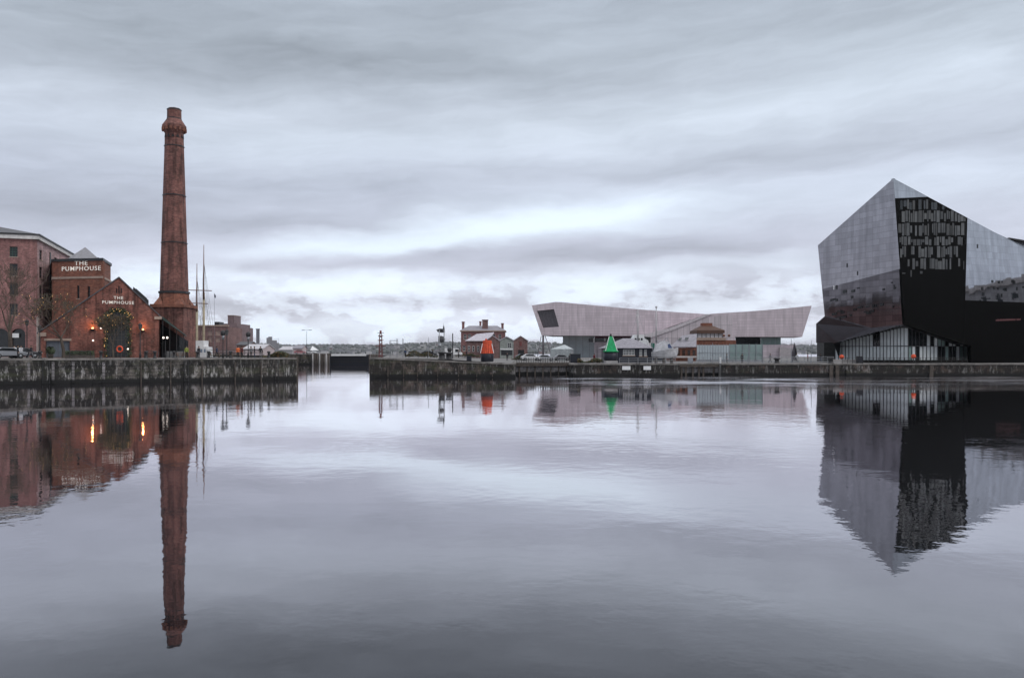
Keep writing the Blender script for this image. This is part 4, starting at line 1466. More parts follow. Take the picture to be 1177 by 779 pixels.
DK, BL, GR, WT = (0.02, 0.02, 0.024), (0.03, 0.05, 0.1), (0.15, 0.15, 0.16), (0.6, 0.6, 0.6)
for lb, loc, rz, top, legs, pose in (
    ('person in white top and dark trousers under the warehouse sign', qpos(16.5, 6), 0.3, WT, DK, 'stand'),
    ('person all in black standing on the quay edge below the warehouse arch', qpos(20.5, 2.0), 2.4, DK, DK, 'stand'),
    ('person in pale jacket right of the warehouse arch', qpos(24, 7), 0.8, (0.5, 0.5, 0.52), DK, 'walk'),
    ('person in dark coat walking by the left warehouse lamp post', qpos(35.5, 5), 1.5, DK, GR, 'walk'),
    ('person in yellow high visibility vest right of the chimney base', qpos(214.5, 4), 0.5, (0.22, 0.25, 0.05), DK, 'stand'),
    ('person in black coat standing beside the shorter ship mast', qpos(228.5, 4.5), 1.2, DK, DK, 'stand'),
    ('person in dark blue coat walking before the far brick warehouse', qpos(249, 4), 1.6, BL, DK, 'walk'),
    ('person in bright orange coat on the left quay', qpos(273.5, 4.5), 0.4, (0.75, 0.16, 0.04), DK, 'stand'),
    ('person in black jacket beside the orange coat', qpos(278, 4.5), -0.5, (0.12, 0.03, 0.03), DK, 'stand'),
    ('person in grey coat among the group near the quay lamp post', qpos(288.5, 5), 0.9, GR, DK, 'stand'),
    ('person in black coat at the right of the lamp post group', qpos(292.5, 5.5), 2.0, DK, BL, 'stand'),
    ('person in black standing before the green glass screen', (X(835.5, 150), 150, ZR), 1.4, DK, DK, 'stand'),
    ('person in dark clothes leaning by the railing at the screen\'s right half', (X(853, 147.5), 147.5, ZR), 2.6, DK, DK, 'stand'),
    ('person in grey coat walking before the pale museum wall', (X(885, 160), 160, ZR), 1.57, GR, DK, 'walk'),
    ('person in white coat near the pointed sculpture', (X(916, 162), 162, ZR), -1.2, WT, GR, 'walk'),
    ('person in red coat far along the quay toward the black prow', (X(928.5, 175), 175, ZR), 1.0, (0.4, 0.05, 0.07), DK, 'stand'),
    ('person in dark coat walking behind the railing near the prow', (X(943, 165), 165, ZR), 1.7, DK, BL, 'walk'),
    ('person in black crossing the pier right of the sculpture', (X(536, 170), 170, 3.0), 1.3, DK, DK, 'walk'),
    ('person in dark coat left of the scrubby shrubs on the left quay', qpos(299.5, 4), 0.6, DK, GR, 'stand'),
    ('person in navy jacket by the pipe frame on the middle pier', (X(466, 165), 165, 3.2), 0.9, BL, DK, 'stand'),
    ('person in black walking just left of the metal sculpture', (X(497, 163), 163, 3.1), 1.6, DK, DK, 'walk'),
    ('person in grey jacket near the white van on the pier', (X(527, 180), 180, 3.0), 1.2, GR, DK, 'stand'),
    ('person in dark coat standing beside the dark kiosk', (X(655, 154), 154, ZR), 0.4, DK, DK, 'stand'),
    ('person in maroon coat behind the railing left of the green buoy', (X(683, 152), 152, ZR), -0.8, (0.16, 0.03, 0.04), DK, 'stand'),
    ('person in black by the small brick sheds', (X(583, 175), 175, 2.4), 0.2, DK, DK, 'stand'),
):
    person(lb, loc, rz, top, legs, pose)


# ------------------------------------------------------------------ vehicles
def car(label, loc, rz, col, kind='car', group='vehicles parked on the quays'):
    t = thing('parked_car' if kind == 'car' else 'parked_van', label, kind, (0, 0, 0), group)
    if kind == 'car':
        prof = [(-2.1, 0.35), (2.1, 0.35), (2.15, 0.7), (1.95, 0.85), (1.1, 0.95), (0.45, 1.42), (-1.0, 1.46), (-1.8, 1.0), (-2.12, 0.9)]
        glass = [(0.98, 0.98), (0.42, 1.36), (-0.95, 1.4), (-1.6, 1.02)]
        wd = 0.86
    else:
        prof = [(-2.5, 0.4), (2.5, 0.4), (2.55, 0.9), (2.2, 1.15), (1.5, 2.1), (1.2, 2.25), (-2.4, 2.25), (-2.5, 2.1)]
        glass = [(2.1, 1.2), (1.5, 2.0), (0.6, 2.0), (0.6, 1.2)]
        wd = 0.95
    pm = M('car_paint_%s' % str(col), col, 0.3, var=0.08)
    mb = MB().extr([(x, -wd, z) for x, z in prof], (0, 2 * wd, 0))
    body = mb.build('body', pm, t)
    bv = body.modifiers.new('bevel', 'BEVEL'); bv.width = 0.09; bv.segments = 2
    for s_ in (-1, 1):
        MB().extr([(x, s_ * (wd + 0.002), z) for x, z in glass], (0, s_ * 0.012, 0)).build('side_window', DARK_GLASS, t)
    x1, z1_, x2, z2_ = (1.12, 0.99, 0.5, 1.40) if kind == 'car' else (2.23, 1.2, 1.55, 2.05)
    MB().extr([(x1, -wd * 0.85, z1_), (x1, wd * 0.85, z1_), (x2, wd * 0.8, z2_), (x2, -wd * 0.8, z2_)], (0.03, 0, 0.03)).build('windscreen', DARK_GLASS, t)
    wx = 1.3 if kind == 'car' else 1.6
    for sx in (-1, 1):
        for sy in (-1, 1):
            wl = MB().tube((sx * wx, sy * (wd - 0.18), 0.33), (sx * wx, sy * (wd + 0.03), 0.33), 0.33, n=14).build('wheel', RUBBER, t)
            MB().tube((sx * wx, sy * (wd + 0.031), 0.33), (sx * wx, sy * (wd + 0.045), 0.33), 0.19, n=10).build('rim', GREY_METAL, wl)
    fx = 2.16 if kind == 'car' else 2.55
    for sy in (-1, 1):
        MB().box(fx - 0.06, fx + 0.01, sy * 0.62 - 0.16, sy * 0.62 + 0.16, 0.66, 0.8).build('headlight', M('lamp_lens', (0.7, 0.7, 0.7), 0.2), t)
    t.location = loc
    t.rotation_euler = (0, 0, rz)
    return t


car('pale grey car parked at the far left edge before the warehouse', qpos(1, 8), 0.5, (0.34, 0.34, 0.35))
car('silver car parked right of the pale grey car at far left', qpos(8.5, 6), 0.9, (0.22, 0.23, 0.25))
car('dark car parked under the warehouse arch right of the white sign', qpos(27, 9), 0.6, (0.03, 0.03, 0.035))
car('white car parked on the quay right of the brick sheds', (X(610, 175), 175, ZR + 0.2), 0.1, (0.65, 0.65, 0.66))
car('silver car parked under the raised museum end', (X(627, 190), 190, ZR), 0.0, (0.42, 0.43, 0.45))
car('black car parked between the brick sheds and the museum struts', (X(602, 205), 205, 2.4), 0.2, (0.03, 0.03, 0.035))
car('grey car parked right of the museum struts', (X(646, 200), 200, ZR), 0.1, (0.2, 0.2, 0.21))
car('pinkish red car parked beyond the lock left of the tall lamp', on_ground(345, 300, ZW), 0.1, (0.4, 0.12, 0.13))
car('white car parked beyond the lock right of the tall lamp', on_ground(357, 305, ZW), 0.0, (0.65, 0.65, 0.66))
car('dark car parked on the pier behind the metal sculpture', (X(493, 210), 210, 3.2), 0.0, (0.03, 0.03, 0.035))
car('silver car parked on the pier left of the metal sculpture', (X(475, 215), 215, 3.2), 0.1, (0.42, 0.43, 0.45))
car('white van parked on the pier left of the brick dock house', (X(521, 225), 225, 3.15), 0.0, (0.7, 0.7, 0.7), 'van')


# ------------------------------------------------------------------ two masted ship behind the left quay
SY = 172.0
t = thing('sailing_ship', 'two masted sailing ship with buff masts moored behind the left quay', 'ship', (X(228, SY), SY, 0))
hx0, hx1 = X(203, SY), X(246, SY)
st = [(hx0, 1.2, 3.0), (hx0 + 1, 2.2, 2.7), (hx0 + 3, 2.7, 2.4), (hx1 - 3, 2.5, 2.6), (hx1 - 1, 1.3, 3.0), (hx1 + 0.4, 0.1, 3.4)]
mb = MB()
vs, fs = [], []
for x, wdt, top in st:
    vs += [(x, SY, -1.2), (x, SY - wdt * 0.85, 0.3), (x, SY - wdt, top), (x, SY + wdt, top), (x, SY + wdt * 0.85, 0.3)]
for i in range(len(st) - 1):
    for k in range(5):
        fs.append((i * 5 + k, i * 5 + (k + 1) % 5, (i + 1) * 5 + (k + 1) % 5, (i + 1) * 5 + k))
fs += [(0, 1, 2, 3, 4), tuple(range(5 * len(st) - 5, 5 * len(st)))]
mb.add(vs, fs)
mb.build('hull', NAVY, t)
mb = MB().box(X(216, SY), X(241, SY), SY - 1.7, SY + 1.7, 2.5, 5.4)
mb.box(X(222, SY), X(237, SY), SY - 1.4, SY + 1.4, 5.4, 6.7)
dk = mb.build('deckhouse', WHITE, t)
for k in range(6):
    px = 218.5 + k * 3.9
    MB().box(X(px, SY), X(px + 1.9, SY), SY - 1.74, SY - 1.705, 4.2, 4.9).build('window', M('pale_blue_glass', (0.2, 0.26, 0.34), 0.15), dk)
for px, ytop, ysplit in ((226.3, 303, 350), (234.2, 281.5, 336)):
    zt_, zs2 = W(px, ytop, SY).z, W(px, ysplit, SY).z
    x = X(px, SY)
    mb = MB().tube((x, SY, 2), (x, SY, zs2), 0.3, 0.24, 8); mb.build('lower_mast', BUFF, t)
    mb = MB().tube((x + 0.05, SY - 0.2, zs2 - 1.5), (x + 0.05, SY - 0.1, zt_), 0.19, 0.06, 8); mb.build('topmast', BROWN, t)
for px0, px1, y in ((216, 244.5, 333.5), (214, 240, 348.3)):
    z_ = W(230, y, SY).z
    MB().tube((X(px0, SY), SY - 0.5, z_), (X(px1, SY), SY - 0.5, z_ - 0.15), 0.09, 0.09, 6).build('yard', BROWN, t)
mb = MB()
for px, y in ((234.2, 300), (234.2, 336), (226.3, 320), (226.3, 350)):
    top_ = W(px, y, SY)
    for e in (-9, -5, 5, 9, 13):
        mb.tube(top_, (X(px + e, SY), SY + (1.5 if e % 2 else -1.5), 3.0), 0.022, n=4)
mb.build('rigging', DARK_METAL, t)
mb = MB().tube((X(247, SY), SY, 3.2), (X(246.3, SY), SY, W(246, 337, SY).z), 0.03, n=4); mb.build('ensign_staff', GREY_METAL, t)
a = W(246.2, 337, SY)
MB().extr([a, a + Vector((0.35, 0, -0.5)), a + Vector((0.3, 0, -1.1)), a + Vector((0, 0, -0.8))], (0, 0.03, 0)).build('ensign', M('flag_cloth', (0.05, 0.06, 0.1), 0.9), t)


# ------------------------------------------------------------------ far bank, left
def block(t, name, x0, x1, y0, y1, z0, z1, mat):
    return MB().box(x0, x1, y0, y1, z0, z1).build(name, mat, t)


Y0 = 300.0
t = thing('brick_building', 'long flat topped brick warehouse across the dock behind the ship', 'warehouse', on_ground(240, Y0, ZW))
vb = VP.px(218, Y0, 262, Y0)
zt_ = vb.sz(240, 375)[1]
rows = [vb.rect(a, a + 4.6, y0, y0 + 5) for a in (239, 248.2) for y0 in (380, 387.5)] + [vb.rect(a, a + 3, 380.5, 385) for a in (224, 231)]
mb = MB().holed([(0, ZW), (vb.L, ZW), (vb.L, zt_), (0, zt_)], [rloop(r) for r in rows], lambda s, z, d: vb.pt(s, z, d), 0, -0.5)
mb.box(X(218, Y0), X(262, Y0), Y0 + 0.51, Y0 + 16, ZW, zt_ - 0.2)
mb.build('wall', BRICK_FAR, t)
for r in rows:
    window(t, vb, r, frame=STONE_BAND, glass=M('bricked_pane', (0.33, 0.24, 0.21), 0.7), nx=1, nz=1, d=-0.3)
mb = MB(); vb.box(mb, -0.3, vb.L + 0.3, zt_, zt_ + 0.5, -0.6, 0.3); mb.build('cornice', STONE_BAND, t)
block(t, 'lift_housing', X(248.7, Y0 + 5), X(254, Y0 + 5), Y0 + 3, Y0 + 8, zt_ - 0.2, W(250, 370, Y0 + 5).z, DARK_METAL)
block(t, 'chimney', X(222, Y0 + 5), X(224.5, Y0 + 5), Y0 + 4, Y0 + 5.5, zt_ - 0.2, W(223, 369, Y0 + 5).z, BRICK_FAR)
Y1 = 318.0
t = thing('grain_silo', 'stepped reddish concrete silo block with square top right of the far warehouse', 'silo building', on_ground(264, Y1, ZW))
silo = brick('silo_brick', (0.20, 0.145, 0.15), (0.17, 0.12, 0.127), (0.22, 0.17, 0.17), dirt=0.3)
block(t, 'main_block', X(255.5, Y1), X(274, Y1), Y1, Y1 + 18, ZW, W(264, 375.5, Y1).z, silo)
block(t, 'middle_step', X(256, Y1), X(271.5, Y1), Y1 + 1, Y1 + 17, W(264, 375.5, Y1).z, W(264, 371.7, Y1).z, silo)
block(t, 'top_block', X(259.7, Y1), X(267, Y1), Y1 + 2, Y1 + 10, W(264, 371.7, Y1).z, W(264, 362.5, Y1).z, silo)
MB().box(X(259.4, Y1), X(267.3, Y1), Y1 + 1.8, Y1 + 10.2, W(264, 362.5, Y1).z, W(264, 361.9, Y1).z).build('coping', STONE_BAND, t)


def shed(name, label, cat, px0, px1, Y, z0, yeave, yridge, wall, roof, depth=12, group=None, ridge='x', door=None):
    x0, x1 = X(px0, Y), X(px1, Y)
    ze, zr = W(px0, yeave, Y).z, W(px0, yridge, Y).z
    t = thing(name, label, cat, ((x0 + x1) / 2, Y + depth / 2, z0), group)
    mb = MB()
    if ridge == 'x':
        ym = Y + depth / 2
        mb.extr([(x0, Y, z0), (x0, Y + depth, z0), (x0, Y + depth, ze), (x0, ym, zr), (x0, Y, ze)], (x1 - x0, 0, 0))
        mb.build('wall', wall, t)
        mb = MB()
        mb.extr([(x0 - 0.3, Y - 0.3, ze - 0.1), (x0 - 0.3, ym, zr + 0.03), (x0 - 0.3, ym, zr + 0.25), (x0 - 0.3, Y - 0.3, ze + 0.12)], (x1 - x0 + 0.6, 0, 0))
        mb.extr([(x0 - 0.3, Y + depth + 0.3, ze - 0.1), (x0 - 0.3, ym, zr + 0.03), (x0 - 0.3, ym, zr + 0.25), (x0 - 0.3, Y + depth + 0.3, ze + 0.12)], (x1 - x0 + 0.6, 0, 0))
        mb.build('roof', roof, t)
    else:
        xm = (x0 + x1) / 2
        mb.extr([(x0, Y, z0), (x1, Y, z0), (x1, Y, ze), (xm, Y, zr), (x0, Y, ze)], (0, depth, 0))
        mb.build('wall', wall, t)
        mb = MB()
        for sx, xe in ((-0.3, x0), (0.3, x1)):
            mb.extr([(xe + sx, Y - 0.25, ze - 0.12), (xm, Y - 0.25, zr + 0.03), (xm, Y - 0.25, zr + 0.22), (xe + sx, Y - 0.25, ze + 0.1)], (0, depth + 0.5, 0))
        mb.build('roof', roof, t)
    return t


shed('boat_shed', 'long white roofed shed beyond the left quay beside the lamp post', 'shed', 280, 301.5, 270, ZL, 401, 396, M('pinkish_render', (0.5, 0.42, 0.42), 0.8), M('white_roofing', (0.50, 0.48, 0.50), 0.6, var=0.3), 14)
shed('low_building', 'low pink brick building at the foot of the silo', 'building', 272, 286, 296, ZW, 396.5, 393, BRICK_FAR, SLATE, 10)
shed('boat_shed', 'small white roofed shed right of the grey cluster of buildings', 'shed', 321, 336, 320, ZW, 402, 398.5, M('grey_render', (0.4, 0.39, 0.4), 0.8), MATS['white_roofing'], 12)
shed('gate_hut', 'pinkish hut with pale roof left of the tall twin lamp', 'hut', 337, 347, 306, ZW, 400.5, 397, M('pinkish_render', (0.5, 0.42, 0.42), 0.8), SLATE_LT, 8)
t = thing('marquee', 'small white tent canopy right of the tall twin lamp beyond the lock', 'tent', on_ground(361, 298, ZW))
a = [on_ground(356.5, 296, ZW + 1.3), on_ground(366.5, 296, ZW + 1.3), on_ground(366, 300, ZW + 1.3), on_ground(357, 300, ZW + 1.3)]
ap = Vector(on_ground(359, 298, ZW + 3.0))
mb = MB()
for i in range(4):
    mb.face([a[i], a[(i + 1) % 4], ap])
mb.build('canopy', WHITE, t)
mb = MB()
for p in a:
    mb.tube((p[0], p[1], ZW), p, 0.05, n=5)
mb.build('poles', GREY_METAL, t)

# ------------------------------------------------------------------ across the river
rnd = random.Random(31)
mb = MB()
NX, NY = 160, 14
vs = []
for j in range(NY + 1):
    Y = 3900 + j * 575
    for i in range(NX + 1):
        x = -9000 + 18000 * i / NX
        f = min(1, j / 6.0)
        h_ = 78 + 12 * math.sin(x * 0.0009 + 1) + 9 * math.sin(x * 0.0026 + 2) + 5 * math.sin(x * 0.007) + rnd.uniform(-3, 3)
        h_ -= 16 / (1 + math.exp(-(x - 400) / 400))
        vs.append((x + rnd.uniform(-12, 12), Y, -0.5 + (2.5 if j else 0) + f * f * (3 - 2 * f) * h_ * (1 + 0.05 * max(0, j - 6))))
fs = [(j * (NX + 1) + i, j * (NX + 1) + i + 1, (j + 1) * (NX + 1) + i + 1, (j + 1) * (NX + 1) + i) for j in range(NY) for i in range(NX)]
mb.add(vs, fs, smooth=True)
m, n, b = base_mat('hill_cover', (0.06, 0.065, 0.05), 0.9)
p, q = n.pos()
f1 = n.noise(p, 0.006, 6, 0.7)
c = n.ramp(f1, [(0.35, (0.055, 0.065, 0.055)), (0.5, (0.11, 0.105, 0.095)), (0.6, (0.17, 0.155, 0.145)), (0.75, (0.26, 0.24, 0.23))])
n.link(c, b.inputs['Base Color'])
tag(mb.build('hills', m), 'low wooded and built up hills across the river', kind='structure')


def hill_z(x, Y):
    j = (Y - 3900) / 575
    f = min(1, j / 6.0)
    h_ = 78 + 12 * math.sin(x * 0.0009 + 1) + 9 * math.sin(x * 0.0026 + 2) + 5 * math.sin(x * 0.007)
    h_ -= 16 / (1 + math.exp(-(x - 400) / 400))
    return 2.0 + f * f * (3 - 2 * f) * h_ * (1 + 0.05 * max(0, j - 6))


mb = MB()
for i in range(760):
    px = rnd.uniform(255, 975)
    Y = 3930 + 3600 * rnd.random() ** 1.5
    x = X(px, Y)
    z = hill_z(x, Y)
    sx, sz = rnd.uniform(10, 38), rnd.uniform(5, 13)
    mi = rnd.choice((0, 0, 1, 2, 2))
    mb.box(x - sx / 2, x + sx / 2, Y, Y + 14, z - 8, z + sz, mi)
    mb.extr([(x - sx / 2, Y - 0.3, z + sz), (x + sx / 2, Y - 0.3, z + sz), (x + sx / 2, Y + 7, z + sz + 5), (x - sx / 2, Y + 7, z + sz + 5)], (0, 0.2, 0.3), 3)
tag(mb.build('distant_town', [M('far_render', (0.42, 0.40, 0.40), 0.8), BRICK_FAR, M('far_grey', (0.2, 0.2, 0.21), 0.8), SLATE]), 'mass of small houses and sheds along the far river shore', 'town', kind='stuff')
lf = MB()
for i in range(1900):
    px = rnd.uniform(250, 985)
    Y = 3960 + 4200 * rnd.random()
    x = X(px, Y)
    z = hill_z(x, Y)
    s_ = rnd.uniform(7, 18)
    lf.ball((x, Y, z + s_ * 0.5), s_, 5, 3, sz=0.75)
tag(lf.build('distant_woods', M('far_foliage', (0.095, 0.102, 0.092), 0.95, var=0.5, scale=0.05)), 'dark wooded belt on the far shore hills', 'woods', kind='stuff')
Yt = 3960.0
t = thing('vent_tower', 'dark square ventilation tower standing alone across the river', 'tower', on_ground(296, Yt, 2))
block(t, 'shaft', X(294.4, Yt), X(298.0, Yt), Yt, Yt + 6, 0, W(296, 379, Yt).z, M('dark_tower_brick', (0.09, 0.085, 0.10), 0.85))
block(t, 'cap', X(294.1, Yt), X(298.3, Yt), Yt - 0.5, Yt + 6.5, W(296, 379, Yt).z, W(296, 377.6, Yt).z, M('dark_tower_brick', (0.09, 0.085, 0.10), 0.85))
t = thing('grey_mill', 'grey block shaped mill cluster across the river left of the white shed', 'mill building', on_ground(312, Yt, 2))
gm_ = M('mill_grey', (0.19, 0.18, 0.19), 0.85)
for px0, px1, yt in ((303, 306.5, 395), (306.3, 311.7, 388), (308.2, 311.9, 386.8), (311.7, 317.5, 391), (317.2, 320, 394)):
    block(t, 'mill_block', X(px0, Yt), X(px1, Yt), Yt + (px0 % 3), Yt + 14, 0, W(px0, yt, Yt).z, gm_)
t = thing('harbour_crane', 'thin harbour crane beside the grey mill cluster across the river', 'crane', on_ground(320, Yt, 2))
mb = MB().tube(on_ground(320.2, Yt - 5, 1), W(320.2, 388.5, Yt - 5), 0.5, n=5); mb.build('tower', gm_, t)
mb = MB().tube(W(313, 389.6, Yt - 5), W(320.8, 389.4, Yt - 5), 0.35, n=5); mb.build('jib', gm_, t)

# ------------------------------------------------------------------ things on the middle pier
YP = 155.0
t = thing('signal_mast', 'red oxide lattice signal mast at the left end of the middle pier', 'signal mast', (X(437.5, YP), YP, 3.2))
x = X(437.5, YP); z0 = 3.2; zt_ = W(437, 381, YP).z
mb = MB()
for sx in (-1, 1):
    for sy in (-1, 1):
        mb.tube((x + sx * 0.32, YP + sy * 0.32, z0), (x + sx * 0.2, YP + sy * 0.2, zt_ - 0.5), 0.05, n=5)
for k in range(6):
    z_ = z0 + (zt_ - z0 - 0.6) * k / 6
    z2 = z0 + (zt_ - z0 - 0.6) * (k + 1) / 6
    for sy in (-1, 1):
        mb.tube((x - 0.3, YP + sy * 0.3, z_), (x + 0.28, YP + sy * 0.28, z2), 0.035, n=4)
        mb.tube((x + 0.3, YP + sy * 0.3, z_), (x - 0.28, YP + sy * 0.28, z2), 0.035, n=4)
mb.build('lattice_tower', RUST, t)
for y, hw in ((386, 0.45), (391, 0.5), (397.5, 0.95)):
    z_ = W(437, y, YP).z
    MB().box(x - hw, x + hw, YP - 0.45, YP + 0.45, z_ - 0.06, z_ + 0.06).build('platform', RUST, t)
MB().tube((x, YP, zt_ - 0.5), (x, YP, zt_ + 0.2), 0.2, n=8).build('lantern', RUST, t)
MB().tube((x - 0.6, YP, zt_ - 0.25), (x + 0.6, YP, zt_ - 0.25), 0.05, n=5).build('cross_arm', DARK_METAL, t)
t = thing('pipe_frame', 'grey square tube frame with ladder right of the red signal mast', 'steel frame', (X(452, YP), YP, 3.2))
mb = MB()
xs = [X(px, YP) for px in (448, 456, 462.5)]
ztt = [W(0, y, YP).z for y in (391, 389, 389)]
for x_, z_ in zip(xs, ztt):
    mb.tube((x_, YP, 3.2), (x_, YP, z_), 0.05, n=5)
    mb.tube((x_, YP + 1.4, 3.2), (x_, YP + 1.4, z_), 0.05, n=5)
for z_ in (W(0, 391.3, YP).z, W(0, 394.5, YP).z):
    mb.tube((xs[0], YP, z_), (xs[1], YP, z_), 0.05, n=5)
    mb.tube((xs[0], YP + 1.4, z_), (xs[1], YP + 1.4, z_), 0.05, n=5)
for k in range(8):
    mb.tube((xs[1], YP, 3.4 + k * 0.3), (xs[1] - 0.5, YP, 3.4 + k * 0.3), 0.025, n=4)
mb.build('tubes', GREY_METAL, t)

# abstract metal ship sculpture on posts
YS = 150.0
t = thing('metal_sculpture', 'dark metal sculpture of a ship form above a round drum on poles', 'sculpture', (X(506, YS), YS, 3.05))
def sp(px, py, dy=0): return W(px, py, YS + dy)
mb = MB()
for px in (505, 510.5):
    mb.tube(sp(px, 411), sp(px, 379), 0.09, n=7)
mb.tube(sp(509.2, 380), sp(509.6, 371), 0.05, 0.02, n=6)
mb.build('poles', GREY_METAL, t)
mb = MB().extr([sp(501.5, 379), sp(505, 377.6), sp(509.2, 377.8), sp(510, 373.8), sp(511, 380), sp(510.8, 382.2), sp(506.8, 382.2), sp(503, 381.4)], (0, 0.9, 0)); mb.build('ship_form', DARK_METAL, t)
mb = MB().tube(sp(507.9, 390), sp(507.9, 390, 1.2), 3.7 * YS / F, n=18); mb.extr([sp(503.8, 386), sp(508, 386), sp(508, 393), sp(503.8, 393)], (0, 1.0, 0))
mb.build('drum', M('patina_metal', (0.09, 0.09, 0.095), 0.5, 0.5), t)
MB().tube(sp(505.5, 395), sp(505.5, 399), 0.25, n=8).build('collar', GREY_METAL, t)
for px, yt, lb in ((492.6, 388, 'thin pale flagpole left of the metal sculpture'), (520.3, 383, 'dark mast right of the metal sculpture'), (516.3, 394, 'thin grey post just right of the metal sculpture')):
    tag(MB().tube((X(px, 165), 165, 3.0), (X(px, 165), 165, W(px, yt, 165).z), 0.11 if yt < 385 else 0.05, n=6).build('flagpole', DARK_METAL if yt < 385 else GREY_METAL, None, (X(px, 165), 165, 3.0)), lb, 'pole', 'poles on the middle pier')
t = thing('mooring_capstan', 'dark iron capstan on the pier right of the sculpture', 'capstan', (X(516.8, 160), 160, 3.0))
MB().lathe((X(516.8, 160), 160), [(0.55, 3.0), (0.5, 3.2), (0.32, 3.5), (0.3, 4.3), (0.42, 4.5), (0.5, 4.9), (0.3, 5.1)], 12).build('drum', DARK_METAL, t)
for i, (px, Y, z, lb) in enumerate(((539, 137.5, 2.72, 'black iron service box standing on the sloping pier'), (661.5, 150, ZR, 'dark square kiosk left of the green buoy'))):
    t = thing('service_box', lb, 'service box' if i == 0 else 'kiosk', (X(px, Y), Y, z))
    hw, hh = ((0.4, 0.75) if i == 0 else (0.95, 1.6))
    MB().box(X(px, Y) - hw, X(px, Y) + hw, Y, Y + 1.2, z - 0.1, z + hh).build('cabinet', NAVY, t)
    MB().box(X(px, Y) - hw - 0.06, X(px, Y) + hw + 0.06, Y - 0.06, Y + 1.26, z + hh, z + hh + 0.1).build('lid', DARK_METAL, t)


# buoys
def pyramid_buoy(label, px, Y, z, w0, w1, ytop, ymid, ybase, mat, dark, sides, plinth=None):
    x = X(px, Y)
    k = Y / F
    t = thing('navigation_buoy', label, 'buoy', (x, Y, z), 'painted buoys displayed on the quay')
    zt_, zm, zb_ = W(px, ytop, Y).z, W(px, ymid, Y).z, z
    if sides == 4:
        rot = math.pi / 4
        kk = math.sqrt(2)
    else:
        rot, kk = 0.2, 1.0
    MB().lathe((x, Y), [(w0 * k * kk, zm), (w1 * k * kk, zt_)], sides, rot, sides > 8).build('top_mark', mat, t)
    return t, x, k, zt_, zm


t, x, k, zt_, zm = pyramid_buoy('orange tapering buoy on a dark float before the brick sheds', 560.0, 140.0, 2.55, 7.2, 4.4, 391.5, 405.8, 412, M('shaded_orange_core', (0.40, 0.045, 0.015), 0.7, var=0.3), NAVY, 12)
mb = MB()
for i in range(20):
    a0, a1 = 2 * math.pi * i / 20, 2 * math.pi * (i + 0.72) / 20
    q4 = []
    for rr_, zz in ((7.65 * k, zm - 0.05), (4.85 * k, zt_ + 0.05)):
        q4 += [Vector((x + rr_ * math.cos(a), 140 + rr_ * math.sin(a), zz)) for a in (a0, a1)]
    mb.extr([q4[0], q4[1], q4[3], q4[2]], Vector((-math.cos((a0 + a1) / 2), -math.sin((a0 + a1) / 2), 0)) * 0.06)
mb.build('slats', ORANGE, t)
MB().lathe((x, 140), [(6.2 * k, 2.45), (7.4 * k, 2.7), (7.4 * k, zm - 0.1), (6.9 * k, zm)], 12).build('float', NAVY, t)
MB().tube((x - 0.2, 140, zt_), (x - 0.2, 140, zt_ + 0.35), 0.16, n=8).build('lamp', ORANGE, t)
mb = MB()
for sx in (-1, 1):
    mb.tube((x + sx * 7.6 * k, 139.2, zm), (x + sx * 5.3 * k, 139.5, zt_ - 0.5), 0.06, n=5)
mb.build('ladder_rail', WHITE, t)
MB().box(x - 0.9, x + 1.6, 138.8, 141, 2.3, 2.56).build('plinth', CONCRETE, t)
t, x, k, zt_, zm = pyramid_buoy('green pyramid buoy on a black float with a pale plinth', 702.0, 142.5, ZR, 6.6, 1.9, 386.5, 403.2, 414, GREEN, NAVY, 4)
MB().lathe((x, 142.5), [(9.0 * k, zm - 0.18), (9.0 * k, zm + 0.02)], 16).build('collar', GREEN, t)
MB().lathe((x, 142.5), [(6.6 * k, ZR + 0.5), (8.0 * k, ZR + 0.8), (8.0 * k, zm - 0.2)], 14).build('float', NAVY, t)
MB().tube((x, 142.5, zt_), (x, 142.5, zt_ + 0.45), 0.16, n=8).build('lamp', DARK_METAL, t)
mb = MB()
for px in (-6.7, 6.7):
    mb.tube((x + px * k, 142.5 - 6.7 * k, zm), (x + px * 0.3 * k, 142.5 - 1.9 * k, zt_), 0.055, n=5)
mb.build('edge_rail', WHITE, t)
MB().box(x - 7 * k, x + 7 * k, 141.2, 143.8, ZR, ZR + 0.5).build('plinth', CONCRETE, t)

# brick dock house and its sheds
YD = 262.0
ZD = 3.1
t = thing('dock_house', 'two storey brick dock house with hipped roof and four chimneys', 'house', (X(555, YD), YD, ZD))
x0, x1 = X(529.8, YD), X(580.5, YD)
ze = W(0, 381, YD).z
vdh = VP((x0, YD), (x1, YD))
rows = [vdh.rect(a, a + 3.2, 384, 390) for a in (533, 538, 566, 573)] + [vdh.rect(a, a + 3, 397, 403.5) for a in (532, 537)]
mb = MB().holed([(0, ZD), (vdh.L, ZD), (vdh.L, ze), (0, ze)], [rloop(r) for r in rows], lambda s, z, d: vdh.pt(s, z, d), 0, -0.4)
mb.box(x0, x1, YD + 0.41, YD + 13, ZD, ze - 0.05)
mb.build('wall', brick('house_brick', (0.25, 0.11, 0.105), (0.19, 0.085, 0.08), (0.30, 0.21, 0.2)), t)
for r in rows:
    window(t, vdh, r, nx=2, nz=2, d=-0.18)
MB().box(x0 - 0.35, x1 + 0.35, YD - 0.35, YD + 13.3, ze, ze + 0.35).build('cornice', STONE_BAND, t)
zr_ = W(0, 373.5, YD).z
a = [Vector((x0 - 0.3, YD - 0.3, ze + 0.36)), Vector((x1 + 0.3, YD - 0.3, ze + 0.36)), Vector((x1 + 0.3, YD + 13.2, ze + 0.36)), Vector((x0 - 0.3, YD + 13.2, ze + 0.36))]
